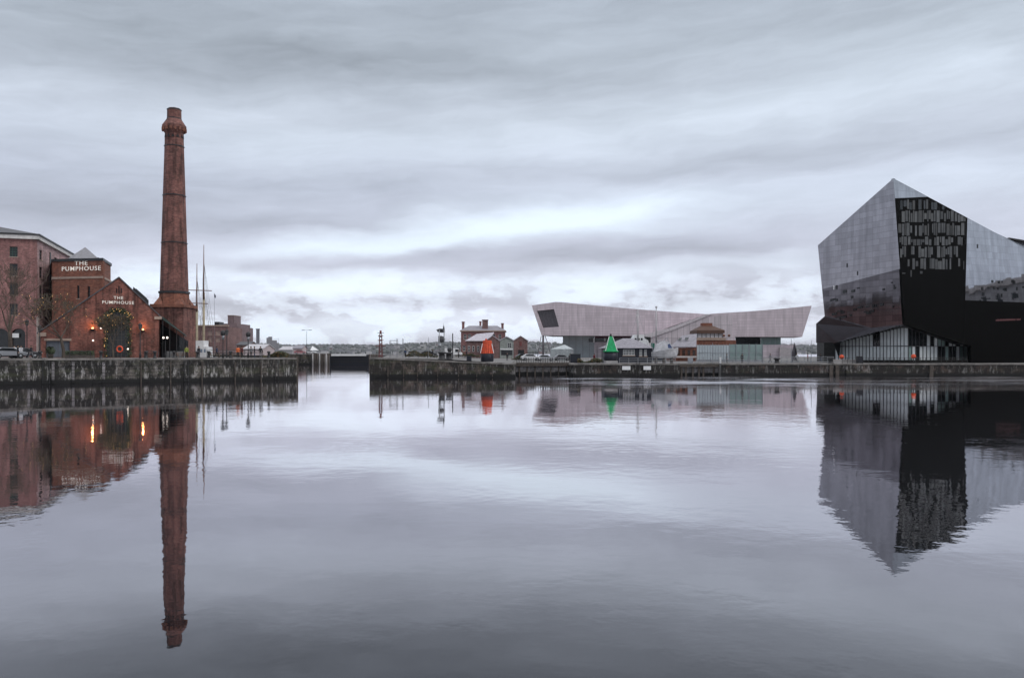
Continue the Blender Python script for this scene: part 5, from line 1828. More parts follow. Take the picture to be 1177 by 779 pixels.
r1, r2 = Vector((X(537, YD) + 0.2, YD + 6.5, zr_)), Vector((X(571, YD), YD + 6.5, zr_))
mb = MB().face([a[0], a[1], r2, r1]).face([a[1], a[2], r2]).face([a[2], a[3], r1, r2]).face([a[3], a[0], r1])
rf = mb.build('roof', SLATE_LT, t)
for px0, px1, yt, dy in ((530.3, 533, 370.2, 3), (550, 552.2, 369.3, 7), (554, 560.6, 368, 2.0), (576, 578.8, 372, 3)):
    mb = MB().box(X(px0, YD), X(px1, YD), YD + dy, YD + dy + 1.5, ze - 0.5, W(0, yt, YD).z)
    mb.box(X(px0, YD) - 0.12, X(px1, YD) + 0.12, YD + dy - 0.12, YD + dy + 1.62, W(0, yt, YD).z, W(0, yt, YD).z + 0.3)
    mb.build('chimney_stack', MATS['house_brick'] if px0 != 554 else BRICK_FAR, rf)
# sheds in front: a pale hipped roof and three gables
YH = 242.0
t = thing('brick_shed', 'low brick shed with broad pale roof before the dock house', 'shed', (X(555, YH), YH, ZD - 0.1))
x0, x1 = X(536, YH), X(562, YH)
mb = MB().box(x0, x1, YH + 0.6, YH + 8, ZD - 0.8, W(0, 392, YH).z); mb.build('wall', BRICK_FAR, t)
a, b_ = W(534.5, 392, YH), W(562, 392, YH)
c1, c2 = W(548, 384.2, YH + 6), W(568, 382.3, YH + 6)
mb = MB().extr([a, b_, c2, c1], (0, 0, 0.15)); mb.extr([a, c1, (a.x, YH + 9, a.z)], (0, 0, 0.12)); mb.build('roof', M('pale_roofing', (0.46, 0.43, 0.47), 0.6, var=0.3), t)
vsd = VP((x0, YH + 0.6), (x1, YH + 0.6))
for px in (538, 543, 548.5):
    window(t, vsd, vsd.rect(px, px + 2.2, 397.5, 404), nx=1, nz=2, d=0.06, sill=False)
names = ('brown gabled shed directly behind the orange buoy', 'green grey gabled shed between the two brick gables', 'right hand red brick gabled shed with a dark doorway')
for i, (p0, p1, ye, yr, mt) in enumerate(((558.5, 574.2, 392, 386, BRICK_FAR), (574.6, 590, 391.5, 387.2, M('green_boards', (0.26, 0.28, 0.26), 0.7)), (590.4, 606.3, 391.8, 386.5, BRICK_FAR))):
    t = shed('gabled_shed', names[i], 'shed', p0, p1, YH - 2, ZD - 0.8, ye, yr, mt, MATS['pale_roofing'], 14, 'gabled sheds beside the dock house', 'y')
    vg = VP((X(p0, YH - 2), YH - 2), (X(p1, YH - 2), YH - 2))
    if i == 1:
        window(t, vg, vg.rect(583.5, 588, 394, 399.5), nx=2, nz=2, d=0.06, sill=False)
        mb = MB(); vg.pbox(mb, 575, 589.5, 400.5, 402, 0.01, 0.15); mb.build('fascia', WHITE, t)
        mb = MB(); vg.pbox(mb, 576, 589, 402.3, 408, 0.01, 0.05); mb.build('glazed_front', DARK_GLASS, t)
    elif i == 2:
        mb = MB(); vg.pbox(mb, 595.5, 602.5, 402, 409.5, 0.01, 0.06); mb.build('door', BLACK_MAT, t)
        mb = MB(); vg.pbox(mb, 597, 599.6, 392.5, 397.5, 0.01, 0.08); mb.build('shutter', RUST, t)
    else:
        mb = MB(); vg.pbox(mb, 566, 569, 398, 401, 0.01, 0.08); mb.build('shutter', RUST, t)

# ------------------------------------------------------------------ the museum
t = museum = thing('museum_building', 'long pale stone museum with two upswept ends and a square end window', 'museum', (X(770, 330), 330, ZR))
vl = VP.px(611, 342, 812, 326)
vr = VP.px(733, 322, 933, 308)
def lp_(v, pts): return [v.sz(*p_) for p_ in pts]
def top_curve(p0, p1, sag, k=8):
    out = []
    for i in range(k + 1):
        f = i / k
        out.append((p0[0] + (p1[0] - p0[0]) * f, p0[1] + (p1[1] - p0[1]) * f + sag * math.sin(math.pi * f)))
    return out
lw_ = [(611, 351), (638.5, 347)] + top_curve((645, 347.2), (812, 361), 0.9) + [(735, 388), (735, 386), (622.5, 385.5)]
hole = [(617, 357.2), (636.8, 355.2), (642.5, 375.5), (623.5, 376.8)]
mb = MB().holed(lp_(vl, lw_), [lp_(vl, hole)], lambda s, z, d: vl.pt(s, z, d), 0, -2.2)
mb.build('upper_wing', MOL_STONE, t)
mb = MB()
ol = lp_(vl, lw_)
mb.extr([vl.pt(s, z, -2.21) for s, z in ol], (-vl.n.x * 26, -vl.n.y * 26, 0))
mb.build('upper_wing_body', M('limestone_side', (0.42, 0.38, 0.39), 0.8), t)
mb = MB().extr([vl.pt(s, z, -1.6) for s, z in lp_(vl, hole)], (-vl.n.x * 0.1, -vl.n.y * 0.1, 0))
wn = mb.build('end_window', M('smoked_glass', (0.10, 0.09, 0.10), 0.15), t)
mb = MB()
h4 = lp_(vl, hole)
for k in range(1, 5):
    f = k / 5
    a = Vector(h4[0]).lerp(Vector(h4[1]), f); b_ = Vector(h4[3]).lerp(Vector(h4[2]), f)
    mb.tube(vl.pt(a.x, a.y, -1.5), vl.pt(b_.x, b_.y, -1.5), 0.06, n=4)
mb.build('mullion', DARK_METAL, wn)
rw = [(733, 389.5), (770, 377.5)] + top_curve((790, 369.5), (812, 361.5), 0, 3) + top_curve((818, 360.5), (933, 351.3), 0.8)[0:] + [(922, 387), (845, 387), (845, 412), (733, 412)]
mb = MB().extr([vr.pt(s, z, 0) for s, z in lp_(vr, rw)], (-vr.n.x * 24, -vr.n.y * 24, 0))
mb.build('lower_wing', MOL_STONE, t)
# band of upright panels and the sloping parapet strip between the wings
pan = [(735, 396), (770, 381), (805, 366), (842, 361.2), (842, 411), (735, 411)]
mb = MB().extr([vr.pt(s, z, 0.12) for s, z in lp_(vr, pan)], (-vr.n.x * 0.1, -vr.n.y * 0.1, 0)); mb.build('upright_panelling', MOL_STONE_V, t)
strip = [(725, 388.5), (770, 376.5), (812, 361), (818, 361.2), (772, 380), (730, 394)]
mb = MB().extr([vr.pt(s, z, 0.5) for s, z in lp_(vr, strip)], (-vr.n.x * 0.45, -vr.n.y * 0.45, 0)); mb.build('sloping_parapet', M('parapet_stone', (0.56, 0.51, 0.525), 0.75), t)
# glazing and walls below
vlo = VP.px(640, 344, 745, 336)
mb = MB(); vlo.pbox(mb, 645, 681, 385, 411.5, -8, -6); mb.build('ground_floor_glazing', PALE_GLASS, t)
mb = MB()
for px in (645, 652, 660, 668, 676, 681):
    vlo.pbox(mb, px - 0.3, px + 0.3, 386, 411.5, -5.99, -5.8)
mb.build('mullion', GREY_METAL, t)
mb = MB(); vlo.pbox(mb, 682, 738, 392.8, 412, -7, -4); mb.build('podium_wall', MOL_STONE, t)
mb = MB(); vlo.pbox(mb, 682, 738, 386, 388.3, -5.4, -5); mb.build('red_soffit', M('maroon_panel', (0.13, 0.035, 0.06), 0.6), t)
mb = MB(); vlo.pbox(mb, 675, 738, 388.3, 392.8, -6, -5.4); mb.build('ribbon_window', DARK_GLASS, t)
mb = MB(); vlo.pbox(mb, 680.3, 682.3, 388.5, 393.5, -5.2, -4.6); vlo.pbox(mb, 693, 695, 388.5, 392, -5.2, -4.6); mb.build('column', WHITE, t)
mb = MB(); vr.pbox(mb, 846, 875, 387.3, 396, -4, -3); mb.build('ribbon_window', DARK_GLASS, t)
mb = MB(); vr.pbox(mb, 875.2, 898.3, 387.3, 396, -4, -2.6); gg = mb.build('green_glazing', GREEN_GLASS, t)
mb = MB()
for px in (880, 886, 892):
    vr.pbox(mb, px - 0.2, px + 0.2, 387.4, 396, -2.59, -2.4)
mb.build('mullion', GREY_METAL, gg)
mb = MB(); vr.pbox(mb, 846, 915, 396.1, 412, -6, -2.2); mb.build('podium_wall', MOL_STONE, t)
mb = MB().extr([vr.pt(s, z, -2.0) for s, z in lp_(vr, [(896, 399), (914, 400.5), (914, 411.5), (896, 411.5)])], (vr.n.x * 3, vr.n.y * 3, 0)); mb.build('stair_wall', MATS['limestone_side'], t)
# slender struts under the raised end
mb = MB()
for p0, p1 in (((623.8, 377), (623.8, 412)), ((621.5, 386), (617, 412)), ((626, 385.5), (634, 412))):
    a = vl.pt(*vl.sz(*p0), -1.0); b_ = vl.pt(*vl.sz(*p1), -1.0)
    mb.tube(a, b_, 0.42 if p0[0] == p1[0] else 0.14, n=8)
mb.build('strut', M('strut_steel', (0.15, 0.135, 0.15), 0.5), t)

# glazed marquee left of the kiosk
YM = 215.0
t = thing('glass_marquee', 'pale peaked marquee with clear sides under the museum\'s raised end', 'marquee', (X(648, YM), YM, ZR))
b4 = [W(632.5, 401, YM), W(656.5, 401, YM), W(659, 401, YM + 8), W(635, 401, YM + 8)]
ap = W(649, 396, YM + 4)
mb = MB()
for i in range(4):
    mb.face([b4[i], b4[(i + 1) % 4], ap])
mb.build('canopy', M('clear_canvas', (0.42, 0.45, 0.46), 0.5), t)
mb = MB()
for i in range(4):
    a, b_ = b4[i], b4[(i + 1) % 4]
    mb.face([a - Vector((0, 0, 0.01)), b_ - Vector((0, 0, 0.01)), (b_.x, b_.y, ZR), (a.x, a.y, ZR)])
mb.build('side_sheet', M('side_sheet', (0.34, 0.37, 0.38), 0.25), t)
mb = MB()
for i in range(4):
    a, b_ = b4[i], b4[(i + 1) % 4]
    for f in (0, 0.25, 0.5, 0.75):
        c = a.lerp(b_, f)
        mb.tube(c, (c.x, c.y, ZR), 0.06, n=5)
mb.build('poles', GREY_METAL, t)

# ------------------------------------------------------------------ dark cottage, pilot ship, white boat
YC = 152.0
t = thing('black_cottage', 'low black walled cottage with grey hipped roof behind the green buoy', 'cottage', (X(722, YC), YC, ZR))
x0, x1 = X(696, YC), X(749, YC)
zeC = W(0, 400, YC).z
vC = VP((x0, YC), (x1, YC))
cw = [vC.rect(716.2, 729.5, 401.5, 408.3), vC.rect(735, 738, 401.5, 409), vC.rect(740.5, 743.5, 401.5, 409)]
mb = MB().holed([(0, ZR), (vC.L, ZR), (vC.L, zeC), (0, zeC)], [rloop(r) for r in cw], lambda s, z, d: vC.pt(s, z, d), 0, -0.3)
mb.box(x0, x1, YC + 0.31, YC + 7, ZR, zeC - 0.02)
mb.build('wall', NAVY, t)
for r in cw:
    window(t, vC, r, frame=WHITE, nx=2 if r is not cw[0] else 4, nz=2, d=-0.1, glass=M('curtained_pane', (0.22, 0.23, 0.23), 0.3))
a = [Vector((x0 - 0.6, YC - 0.5, zeC)), Vector((x1 + 0.3, YC - 0.5, zeC)), Vector((x1 + 0.3, YC + 7.5, zeC)), Vector((x0 - 0.6, YC + 7.5, zeC))]
r1, r2 = W(716, 388.8, YC + 3.5), W(727, 388.8, YC + 3.5)
mb = MB().face([a[0], a[1], r2, r1]).face([a[1], a[2], r2]).face([a[2], a[3], r1, r2]).face([a[3], a[0], r1]).face([a[3], a[2], a[1], a[0]])
mb.build('roof', SLATE_LT, t)
YB = 190.0
t = thing('pilot_ship', 'white pilot ship in dry dock showing its bridge and two masts', 'ship', (X(738, YB), YB, ZR))
mb = MB().box(X(716, YB), X(760, YB), YB - 3, YB + 3, 0.5, W(0, 399, YB).z); mb.build('hull', NAVY, t)
mb = MB().extr([W(724, 399, YB), W(747, 399, YB), W(745, 391, YB), W(741, 389, YB), (*W(740, 384, YB)[:2], W(0, 384.5, YB).z), W(730, 384.5, YB), W(727, 391, YB)], (0, 4, 0)); br = mb.build('bridge', WHITE, t)
for px in (729.5, 733, 736.5):
    MB().box(X(px, YB), X(px + 2.2, YB), YB - 0.05, YB - 0.005, W(0, 391, YB).z, W(0, 388.5, YB).z).build('window', DARK_GLASS, br)
mb = MB().extr([W(739.5, 386.5, YB + 2), W(748, 387.5, YB + 2), W(748, 394, YB + 2), W(741, 394, YB + 2)], (0, 2, 0)); mb.build('funnel', BLACK_MAT, t)
for px, yt in ((733.3, 355), (754.3, 352)):
    m_ = MB().tube(W(px, 394, YB), W(px, yt, YB), 0.2, 0.09, 8).build('mast', M('mast_grey', (0.5, 0.49, 0.5), 0.5), t)
    mb = MB()
    if px < 740:
        for y_ in (362, 370, 379):
            mb.tube(W(px - 2.5, y_, YB), W(px + 2.5, y_, YB), 0.06, n=5)
        mb.tube(W(px - 1.3, 372, YB), W(px - 1.3, 357, YB), 0.05, n=5)
    else:
        mb.box(X(px - 1, YB), X(px + 1, YB), YB - 0.3, YB + 0.3, W(0, 354, YB).z, W(0, 352, YB).z)
        mb.tube(W(px - 1.5, 373, YB), W(px + 1.5, 373, YB), 0.06, n=5)
    mb.build('yardarm', MATS['mast_grey'], m_)
mb = MB()
for a, b_ in (((733.3, 358), (722, 398)), ((733.3, 358), (745, 398)), ((754.3, 356), (748, 398)), ((754.3, 356), (760, 399)), ((733.3, 357), (754.3, 356))):
    mb.tube(W(*a, YB), W(*b_, YB), 0.03, n=4)
mb.build('rigging', GREY_METAL, t)
YW = 147.0
t = thing('white_boat', 'small white motor boat with raised bow chocked on the quay', 'boat', (X(766, YW), YW, ZR))
mb = MB()
st = [(749, 0.3, 404.5, 410), (753, 0.9, 404, 411.5), (763, 1.25, 403, 412), (771, 1.05, 401.5, 412), (777.5, 0.45, 400, 410.5), (779.5, 0.05, 399.3, 405)]
vs, fs = [], []
for px, wdt, yt, yb in st:
    a = W(px, yt, YW); b_ = W(px, yb, YW)
    vs += [(a.x, YW - wdt, a.z), (a.x, YW - wdt * 0.6, b_.z + 0.25), (a.x, YW, b_.z), (a.x, YW + wdt * 0.6, b_.z + 0.25), (a.x, YW + wdt, a.z)]
for i in range(len(st) - 1):
    for k_ in range(4):
        fs.append((i * 5 + k_, i * 5 + k_ + 1, (i + 1) * 5 + k_ + 1, (i + 1) * 5 + k_))
    fs.append((i * 5 + 4, i * 5, (i + 1) * 5, (i + 1) * 5 + 4))
fs += [(0, 1, 2, 3, 4), tuple(range(len(vs) - 5, len(vs)))]
mb.add(vs, fs)
OFFWHITE = M('weathered_white_paint', (0.50, 0.50, 0.52), 0.55, var=0.35, scale=1.2)
mb.build('hull', OFFWHITE, t)
mb = MB().extr([W(752, 404, YW - 0.7), W(775, 401, YW - 0.7), W(770, 393.5, YW - 0.7), W(764, 391.5, YW - 0.7), W(759, 394, YW - 0.7), W(755, 396, YW - 0.7)], (0, 1.4, 0)); cb = mb.build('cabin', OFFWHITE, t)
mb = MB().extr([W(768, 400, YW - 0.72), W(772.5, 399.8, YW - 0.72), W(770, 395, YW - 0.72), W(767.5, 395.5, YW - 0.72)], (0, -0.02, 0)); mb.build('window', M('blue_pane', (0.06, 0.09, 0.2), 0.15), cb)
mb = MB()
for p0, p1 in (((753, 404), (756, 391)), ((756, 391), (759, 404)), ((761, 393), (767, 388)), ((756, 391), (761, 393)), ((763, 404), (758, 397)), ((767, 388), (769, 394))):
    mb.tube(W(*p0, YW), W(*p1, YW), 0.05, n=5)
mb.build('rails', GREY_METAL, t)
mb = MB()
for px in (754, 763, 772):
    mb.box(X(px, YW) - 0.15, X(px, YW) + 0.15, YW - 0.7, YW + 0.7, ZR, W(0, 411, YW).z + 0.12)
mb.build('cradle', TIMBER, t)
t = thing('green_boat_flag', 'small green pennant on a pole left of the white boat', 'flag', (X(750, 146), 146, ZR))
MB().tube((X(750, 146), 146, ZR), W(750, 392, 146), 0.04, n=5).build('pole', GREY_METAL, t)
MB().extr([W(748.5, 394, 146), W(752.5, 394.5, 146), W(752.3, 399.5, 146), W(748.8, 399, 146)], (0, 0.04, 0)).build('pennant', M('teal_cloth', (0.02, 0.13, 0.09), 0.8), t)

# ------------------------------------------------------------------ brick station building and the glass screen
YG = 200.0
t = thing('brick_station', 'old brick goods building with lantern roof in front of the museum', 'brick building', (X(815, YG), YG, ZR))
x0, x1 = X(800.5, YG), X(846, YG)
MB().box(x0, x1, YG, YG + 12, ZR, W(0, 391, YG).z).build('wall', BRICK_TOWER, t)
MB().box(x0 + 0.2, X(834, YG), YG - 0.2, YG + 9, W(0, 391, YG).z, W(0, 388, YG).z).build('parapet', STONE_BAND, t)
mb = MB().box(X(803, YG), X(833, YG), YG + 1.5, YG + 8, W(0, 388, YG).z, W(0, 383, YG).z); cl_ = mb.build('clerestory', M('whitewashed_glazing', (0.5, 0.5, 0.53), 0.5), t)
mb = MB()
for k_ in range(7):
    px = 803.2 + k_ * 4.85
    mb.box(X(px, YG), X(px + 0.6, YG), YG + 1.4, YG + 1.49, W(0, 388, YG).z, W(0, 383, YG).z)
mb.build('mullion', DARK_METAL, cl_)
zb1, zb2 = W(0, 382.8, YG).z, W(0, 373.8, YG).z
q = [Vector((X(802.2, YG), YG + 1, zb1)), Vector((X(834.2, YG), YG + 1, zb1)), Vector((X(834.2, YG), YG + 9, zb1)), Vector((X(802.2, YG), YG + 9, zb1))]
u4 = [Vector((X(811, YG), YG + 4, zb2)), Vector((X(824, YG), YG + 4, zb2)), Vector((X(824, YG), YG + 6, zb2)), Vector((X(811, YG), YG + 6, zb2))]
q1 = [p_ + Vector((0, 0, 0.75)) for p_ in q]
mb = MB()
for i in range(4):
    j = (i + 1) % 4
    mb.face([q[i], q[j], q1[j], q1[i]]); mb.face([q1[i], q1[j], u4[j], u4[i]])
mb.face(u4)
mb.build('roof', M('rust_brown_slate', (0.10, 0.055, 0.04), 0.75), t)
MB().box(X(811.5, YG), X(823.5, YG), YG + 4, YG + 6, zb2 - 0.2, W(0, 370.5, YG).z).build('roof_vent', BRICK_TOWER, t)
mb = MB()
for px in (832, 838):
    mb.ball(W(px, 385.6, YG), 0.35, 8, 5)
mb.build('urn_finial', BROWN, t)
# low wing
YV = 185.0
t = thing('low_wing', 'low brick wing with long pale slate roof left of the lantern roof', 'brick building', (X(785, YV), YV, ZR))
MB().box(X(775.5, YV), X(800.3, YV), YV, YV + 10, ZR, W(0, 399.5, YV).z).build('wall', BRICK_TOWER, t)
a, b_, c1, c2 = W(770, 399.2, YV - 0.5), W(800.6, 399.2, YV - 0.5), W(800.6, 384.5, YV + 6), W(784.5, 386.5, YV + 6)
mb = MB().extr([a, b_, c1, c2], (0, 0, 0.2)); rf = mb.build('roof', SLATE_LT, t)
mb = MB()
for p0, w_ in (((779.5, 392.5), 3.5), ((787, 392), 4)):
    a = W(p0[0], p0[1], YV + 2.2) + Vector((0, 0, 0.35))
    mb.extr([a, a + Vector((w_ * 0.2, 0, 0.0)), a + Vector((w_ * 0.2 + 0.4, 1.0, 0.5)), a + Vector((0.4, 1.0, 0.5))], (0, 0, 0.08))
mb.build('rooflight', DARK_GLASS, rf)
vV = VP((X(775.5, YV), YV), (X(800.3, YV), YV))
for px in (778, 784, 790, 796):
    window(t, vV, vV.rect(px, px + 3.4, 402, 408.5), frame=BROWN, nx=2, nz=1, d=0.06, sill=False)
mb = MB(); vV.pbox(mb, 774, 800, 409, 411, 0.3, 0.6); mb.build('fascia', STONE_PALE, t)
# glass screen on the quay
YQ = 152.0
vS = VP.px(801, YQ, 877, YQ)
t = thing('glass_screen', 'long pale green glass wind screen standing on the right quay', 'glass screen', (X(838, YQ), YQ, ZR))
for a, b_, y0, mt in ((801, 838, 396.5, PALE_GLASS), (838.3, 876.5, 395.7, GREEN_GLASS)):
    kk = 12 if a < 820 else 5
    for i in range(kk):
        p0, p1 = a + (b_ - a) * i / kk, a + (b_ - a) * (i + 1) / kk
        mb = MB(); vS.pbox(mb, p0 + 0.12, p1 - 0.12, y0, 413.5, -0.03, 0.03); mb.build('glass_panel', mt, t)
mb = MB()
for i in range(13):
    px = 801 + (838 - 801) * i / 12
    vS.pbox(mb, px - 0.12, px + 0.12, 395.5, 417.5, 0.035, 0.14)
for i in range(6):
    px = 838.3 + 38.2 * i / 5
    vS.pbox(mb, px - 0.2, px + 0.2, 395.2, 417.5, 0.035, 0.14)
vS.pbox(mb, 801, 876.5, 413.6, 415.5, -0.1, 0.03)
vS.pbox(mb, 801, 876.5, 405, 405.4, 0.145, 0.18)
mb.build('frame', GREY_METAL, t)
for px, yt, lb in ((819, 394, 'thin mast before the left half of the glass screen'), (860.5, 397, 'thin grey post before the right half of the glass screen'), (909.5, 389, 'thin flagpole before the museum\'s right end'), (932.5, 391, 'thin flagpole between the museum and the black prow'),
                   (686.3, 397, 'dark lamp standard left of the green buoy')):
    tag(MB().tube((X(px, 150), 150, ZR), (X(px, 150), 150, W(px, yt, 150).z), 0.07, 0.035, n=6).build('slim_pole', GREY_METAL if px != 686.3 else DARK_METAL, None, (X(px, 150), 150, ZR)), lb, 'pole', 'slim poles on the right quay')
t = thing('pointed_sculpture', 'tall pointed dark sculpture on the quay right of the museum', 'sculpture', (X(913, 168), 168, ZR))
MB().lathe((X(913, 168), 168), [(0.65, ZR), (0.55, W(0, 404, 168).z), (0.28, W(0, 399, 168).z), (0.02, W(0, 393.5, 168).z)], 6, 0.3, False).build('spire', M('bronze', (0.1, 0.09, 0.1), 0.4, 0.6), t)
MB().box(X(911, 168), X(915, 168), 167.2, 168.9, ZR, ZR + 0.4).build('plinth', CONCRETE, t)
for px, Y, lb, hh in ((793.5, 146.6, 'grey electrical cabinet left of the glass screen', 1.0), (828, 145.8, 'white marker post where the glass screen meets the quay wall', 1.1)):
    t = thing('quay_cabinet' if hh < 1.05 else 'marker_post', lb, 'cabinet' if hh < 1.05 else 'post', (X(px, Y), Y, ZR))
    hw = 0.45 if hh < 1.05 else 0.12
    MB().box(X(px, Y) - hw, X(px, Y) + hw, Y - 0.2, Y + 0.2, ZR, ZR + hh).build('casing', GREY_METAL if hh < 1.05 else WHITE, t)
    MB().box(X(px, Y) - hw - 0.05, X(px, Y) + hw + 0.05, Y - 0.25, Y + 0.25, ZR + hh, ZR + hh + 0.07).build('cap', STONE_PALE, t)

# ------------------------------------------------------------------ black faceted building
class PL3:
    def __init__(s, a, b, c):
        s.o = Vector(a)
        s.n = (Vector(b) - s.o).cross(Vector(c) - s.o).normalized()
        cam = Vector((0, 0, EYE))
        if s.n.dot(cam - s.o) < 0:
            s.n = -s.n

    def hit(s, px, py, d=0.0):
        o = Vector((0, 0, EYE))
        r = Vector(((px - CX) / F, 1, -(py - HY) / F))
        k = (s.o + s.n * d - o).dot(s.n) / r.dot(s.n)
        return o + r * k


AP, KB = W(1026.8, 205, 147.0), W(1040, 373, 144.5)
LT = W(940, 282, 163.0)
RT = W(1177, 285, 158.0)
PL, PR = PL3(AP, KB, LT), PL3(AP, KB, RT)
t = mann = thing('black_glass_building', 'black faceted building clad in mirror glass with a sharp peak', 'office building', (78, 160, ZR))
L = lambda px, py, d=0.0: PL.hit(px, py, d)
RR = lambda px, py, d=0.0: PR.hit(px, py, d)
mb = MB().extr([L(1026.8, 205), L(940, 282), L(944.9, 332.5), L(1034.5, 309)], PL.n * -0.5)
mb.build('mirror_facade', MANN_GLASS_A, t)
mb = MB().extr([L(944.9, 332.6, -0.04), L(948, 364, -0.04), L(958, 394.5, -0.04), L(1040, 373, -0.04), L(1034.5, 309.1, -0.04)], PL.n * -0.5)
mb.build('darkened_reflection_face', panelled('reflection_dark_granite', (0.155, 0.145, 0.155), 0.07, 1.0, 3.0, 1.1, 0.035, 0.006, 0.25, -1.78, 0.5), t)  # reflection of dark buildings put into this face as a darker colour
mb = MB().extr([L(947.8, 363.5, 0.7), L(938, 372, 0.7), L(938, 394, 0.7), L(962, 393.2, 0.7), L(1039.5, 372.6, 0.12), L(1000, 377, 0.3)], PL.n * -0.6)
mb.build('prow', M('dark_prow_panels', (0.06, 0.055, 0.06), 0.14, 0.7), t)
# right hand facade: sky strip over the modelled reflection of a dark block, mirror glass, black base
XR = 1330
def roofy(px): return 205 + (px - 1026.8) * (285 - 205) / (1177 - 1026.8)
mb = MB().extr([RR(1026.8, 205), RR(1028.8, 228), RR(1066, 226.2)], PR.n * -0.5)
mb.build('mirror_facade', MANN_GLASS_B, t)
mb = MB().extr([RR(1112, roofy(1112)), RR(1109.5, 345), RR(XR, 345 + 8), RR(XR, roofy(XR))], PR.n * -0.5)
mb.build('mirror_facade', MANN_GLASS_B, t)
mb = MB().extr([RR(1028.8, 228), RR(1040, 373), RR(1107, 395), RR(1109.5, 345), RR(1112, roofy(1112)), RR(1066, 226.2)], PR.n * -0.5)
ww = mb.build('mirrored_block_panel', MANN_BLACK, t)  # reflection of a neighbouring dark block, put into colour and shape
rnd = random.Random(17)
rows = [(229.5, 241), (242, 255.3), (256.3, 271), (272, 282), (283, 296), (297, 309.5), (310.5, 318)]
MIRRORED_GREYS = [M('mirrored_window_grey_%s' % k, (v_, v_ * 1.04, v_ * 1.06), 0.35, var=0.4, scale=0.9) for k, v_ in (('a', 0.034), ('b', 0.055), ('c', 0.078))]
for ri, (ya, yb) in enumerate(rows):  # panes stand in for the mirrored block's windows
    px = 1030.2 + (ya - 228) / 12
    lim = 1110.5 - (ya - 228) * 0.03
    while px < lim:
        wdt = min(rnd.choice((1.6, 2.4, 3.2, 4.2)), lim - px)
        ry = roofy(px) + 2.0 if px > 1064 else 228.8
        pr = (0.55, 0.9, 0.9, 0.9, 0.86, 0.6 if px < 1080 else 0.3, 0.25 if px < 1070 else 0.05)[ri]
        if rnd.random() < pr and max(ya, ry) < yb - 4:
            y0_, y1_ = max(ya + rnd.choice((0, 0, 1.0, 3.0)), ry), yb - rnd.choice((0, 0, 0.8, 3.5))
            tl = rnd.uniform(-0.08, 0.08)
            a, b_, c1, c2 = RR(px, y0_, 0.06), RR(px + wdt * 0.86, y0_, 0.06 + tl), RR(px + wdt * 0.86, y1_, 0.06 + tl), RR(px, y1_, 0.06)
            MB().extr([a, b_, c1, c2], PR.n * -0.04).build('window', DARK_GLASS if ri == 0 and rnd.random() < 0.6 else rnd.choice(MIRRORED_GREYS), ww)
        px += wdt + rnd.choice((0.0, 0.25, 0.6))
mb = MB().extr([RR(1109.5, 345, 0.03), RR(1107, 395, 0.03), RR(1116, 397, 0.03), RR(1116, 418, 0.03), RR(XR, 420, 0.03), RR(XR, 353, 0.03)], PR.n * -0.5)
mb.build('black_base', MANN_BLACK, t)
# roof and back
RE = RR(XR, roofy(XR))
BK = Vector((110, 205, 22))
mb = MB().face([AP, LT, BK]).face([AP, BK, RE])
LB, LC = L(948, 364, -0.4), L(958, 394, -0.4)
mb.face([LT, BK, LC, LB]); mb.face([BK, LC, (LC.x + 3, LC.y + 4, ZR), (BK.x, BK.y, ZR)]); mb.face([BK, RE, (RE.x, RE.y, ZR), (BK.x, BK.y, ZR)])
mb.build('roof', BLACK_MAT, t)
mb = MB().face([L(958, 394.5), L(1040, 373), RR(1107, 395), RR(1116, 397), (95, 175, 8), (72, 178, 8)])
mb.build('soffit', BLACK_MAT, t)
# a few dark window slots in the mirror faces
for px, y, f_ in ((958, 330.5, L), (960.8, 330, L), (973, 305, L), (985, 314, L), (1123, 283, RR), (1027, 330, L)):
    mb = MB().extr([f_(px, y - 2.3, 0.02), f_(px + 1.3, y - 2.4, 0.02), f_(px + 1.3, y + 2.3, 0.02), f_(px, y + 2.4, 0.02)], (PL if f_ is L else PR).n * 0.03)
    mb.build('vent_slot', DARK_GLASS if y != 330.5 else WHITE, t)
rnd = random.Random(23)
for k in range(30):  # dark patches of the reflection, modelled as small panes
    px = rnd.uniform(953, 1030)
    base_y = 361 - (px - 950) * 0.20 + rnd.choice((-1.5, 0, 0, 5.5, 6.5)) + (0 if k % 3 else -22)
    w_, h_ = rnd.choice((1.6, 2.4, 4.0, 6.0)), rnd.choice((1.6, 2.4, 3.2))
    mb = MB().extr([L(px, base_y, 0.02), L(px + w_, base_y - w_ * 0.2, 0.02), L(px + w_, base_y - w_ * 0.2 + h_, 0.02), L(px, base_y + h_, 0.02)], PL.n * 0.03)
    mb.build('window', DARK_GLASS, t)
for k in range(16):  # blots of the mirrored skyline, put in as dark panes
    px = rnd.uniform(1113, 1176)
    yy = rnd.choice((322, 330, 337)) + rnd.uniform(-1, 1)
    w_, h_ = rnd.choice((1.5, 2.2, 3.0)), rnd.choice((2, 3, 4))
    mb = MB().extr([RR(px, yy, 0.02), RR(px + w_, yy, 0.02), RR(px + w_, yy + h_, 0.02), RR(px, yy + h_, 0.02)], PR.n * 0.03)
    mb.build('window', DARK_GLASS, t)
# small illuminated lettering strip, too small to read
mb = MB()
px = 1144.5
rnd = random.Random(4)
while px < 1173:
    w_ = rnd.uniform(0.5, 1.1)
    if not 1166.6 < px < 1168:
        yy = 368 - (px - 1144) * 0.035
        mb.extr([RR(px, yy - 0.6 - rnd.random() * 0.7, 0.06), RR(px + w_, yy - 0.6 - rnd.random() * 0.7, 0.06), RR(px + w_, yy + 0.9, 0.06), RR(px, yy + 0.9, 0.06)], PR.n * 0.05)
    px += w_ + 0.35
mb.build('neon_lettering', TEXT_RED, t)
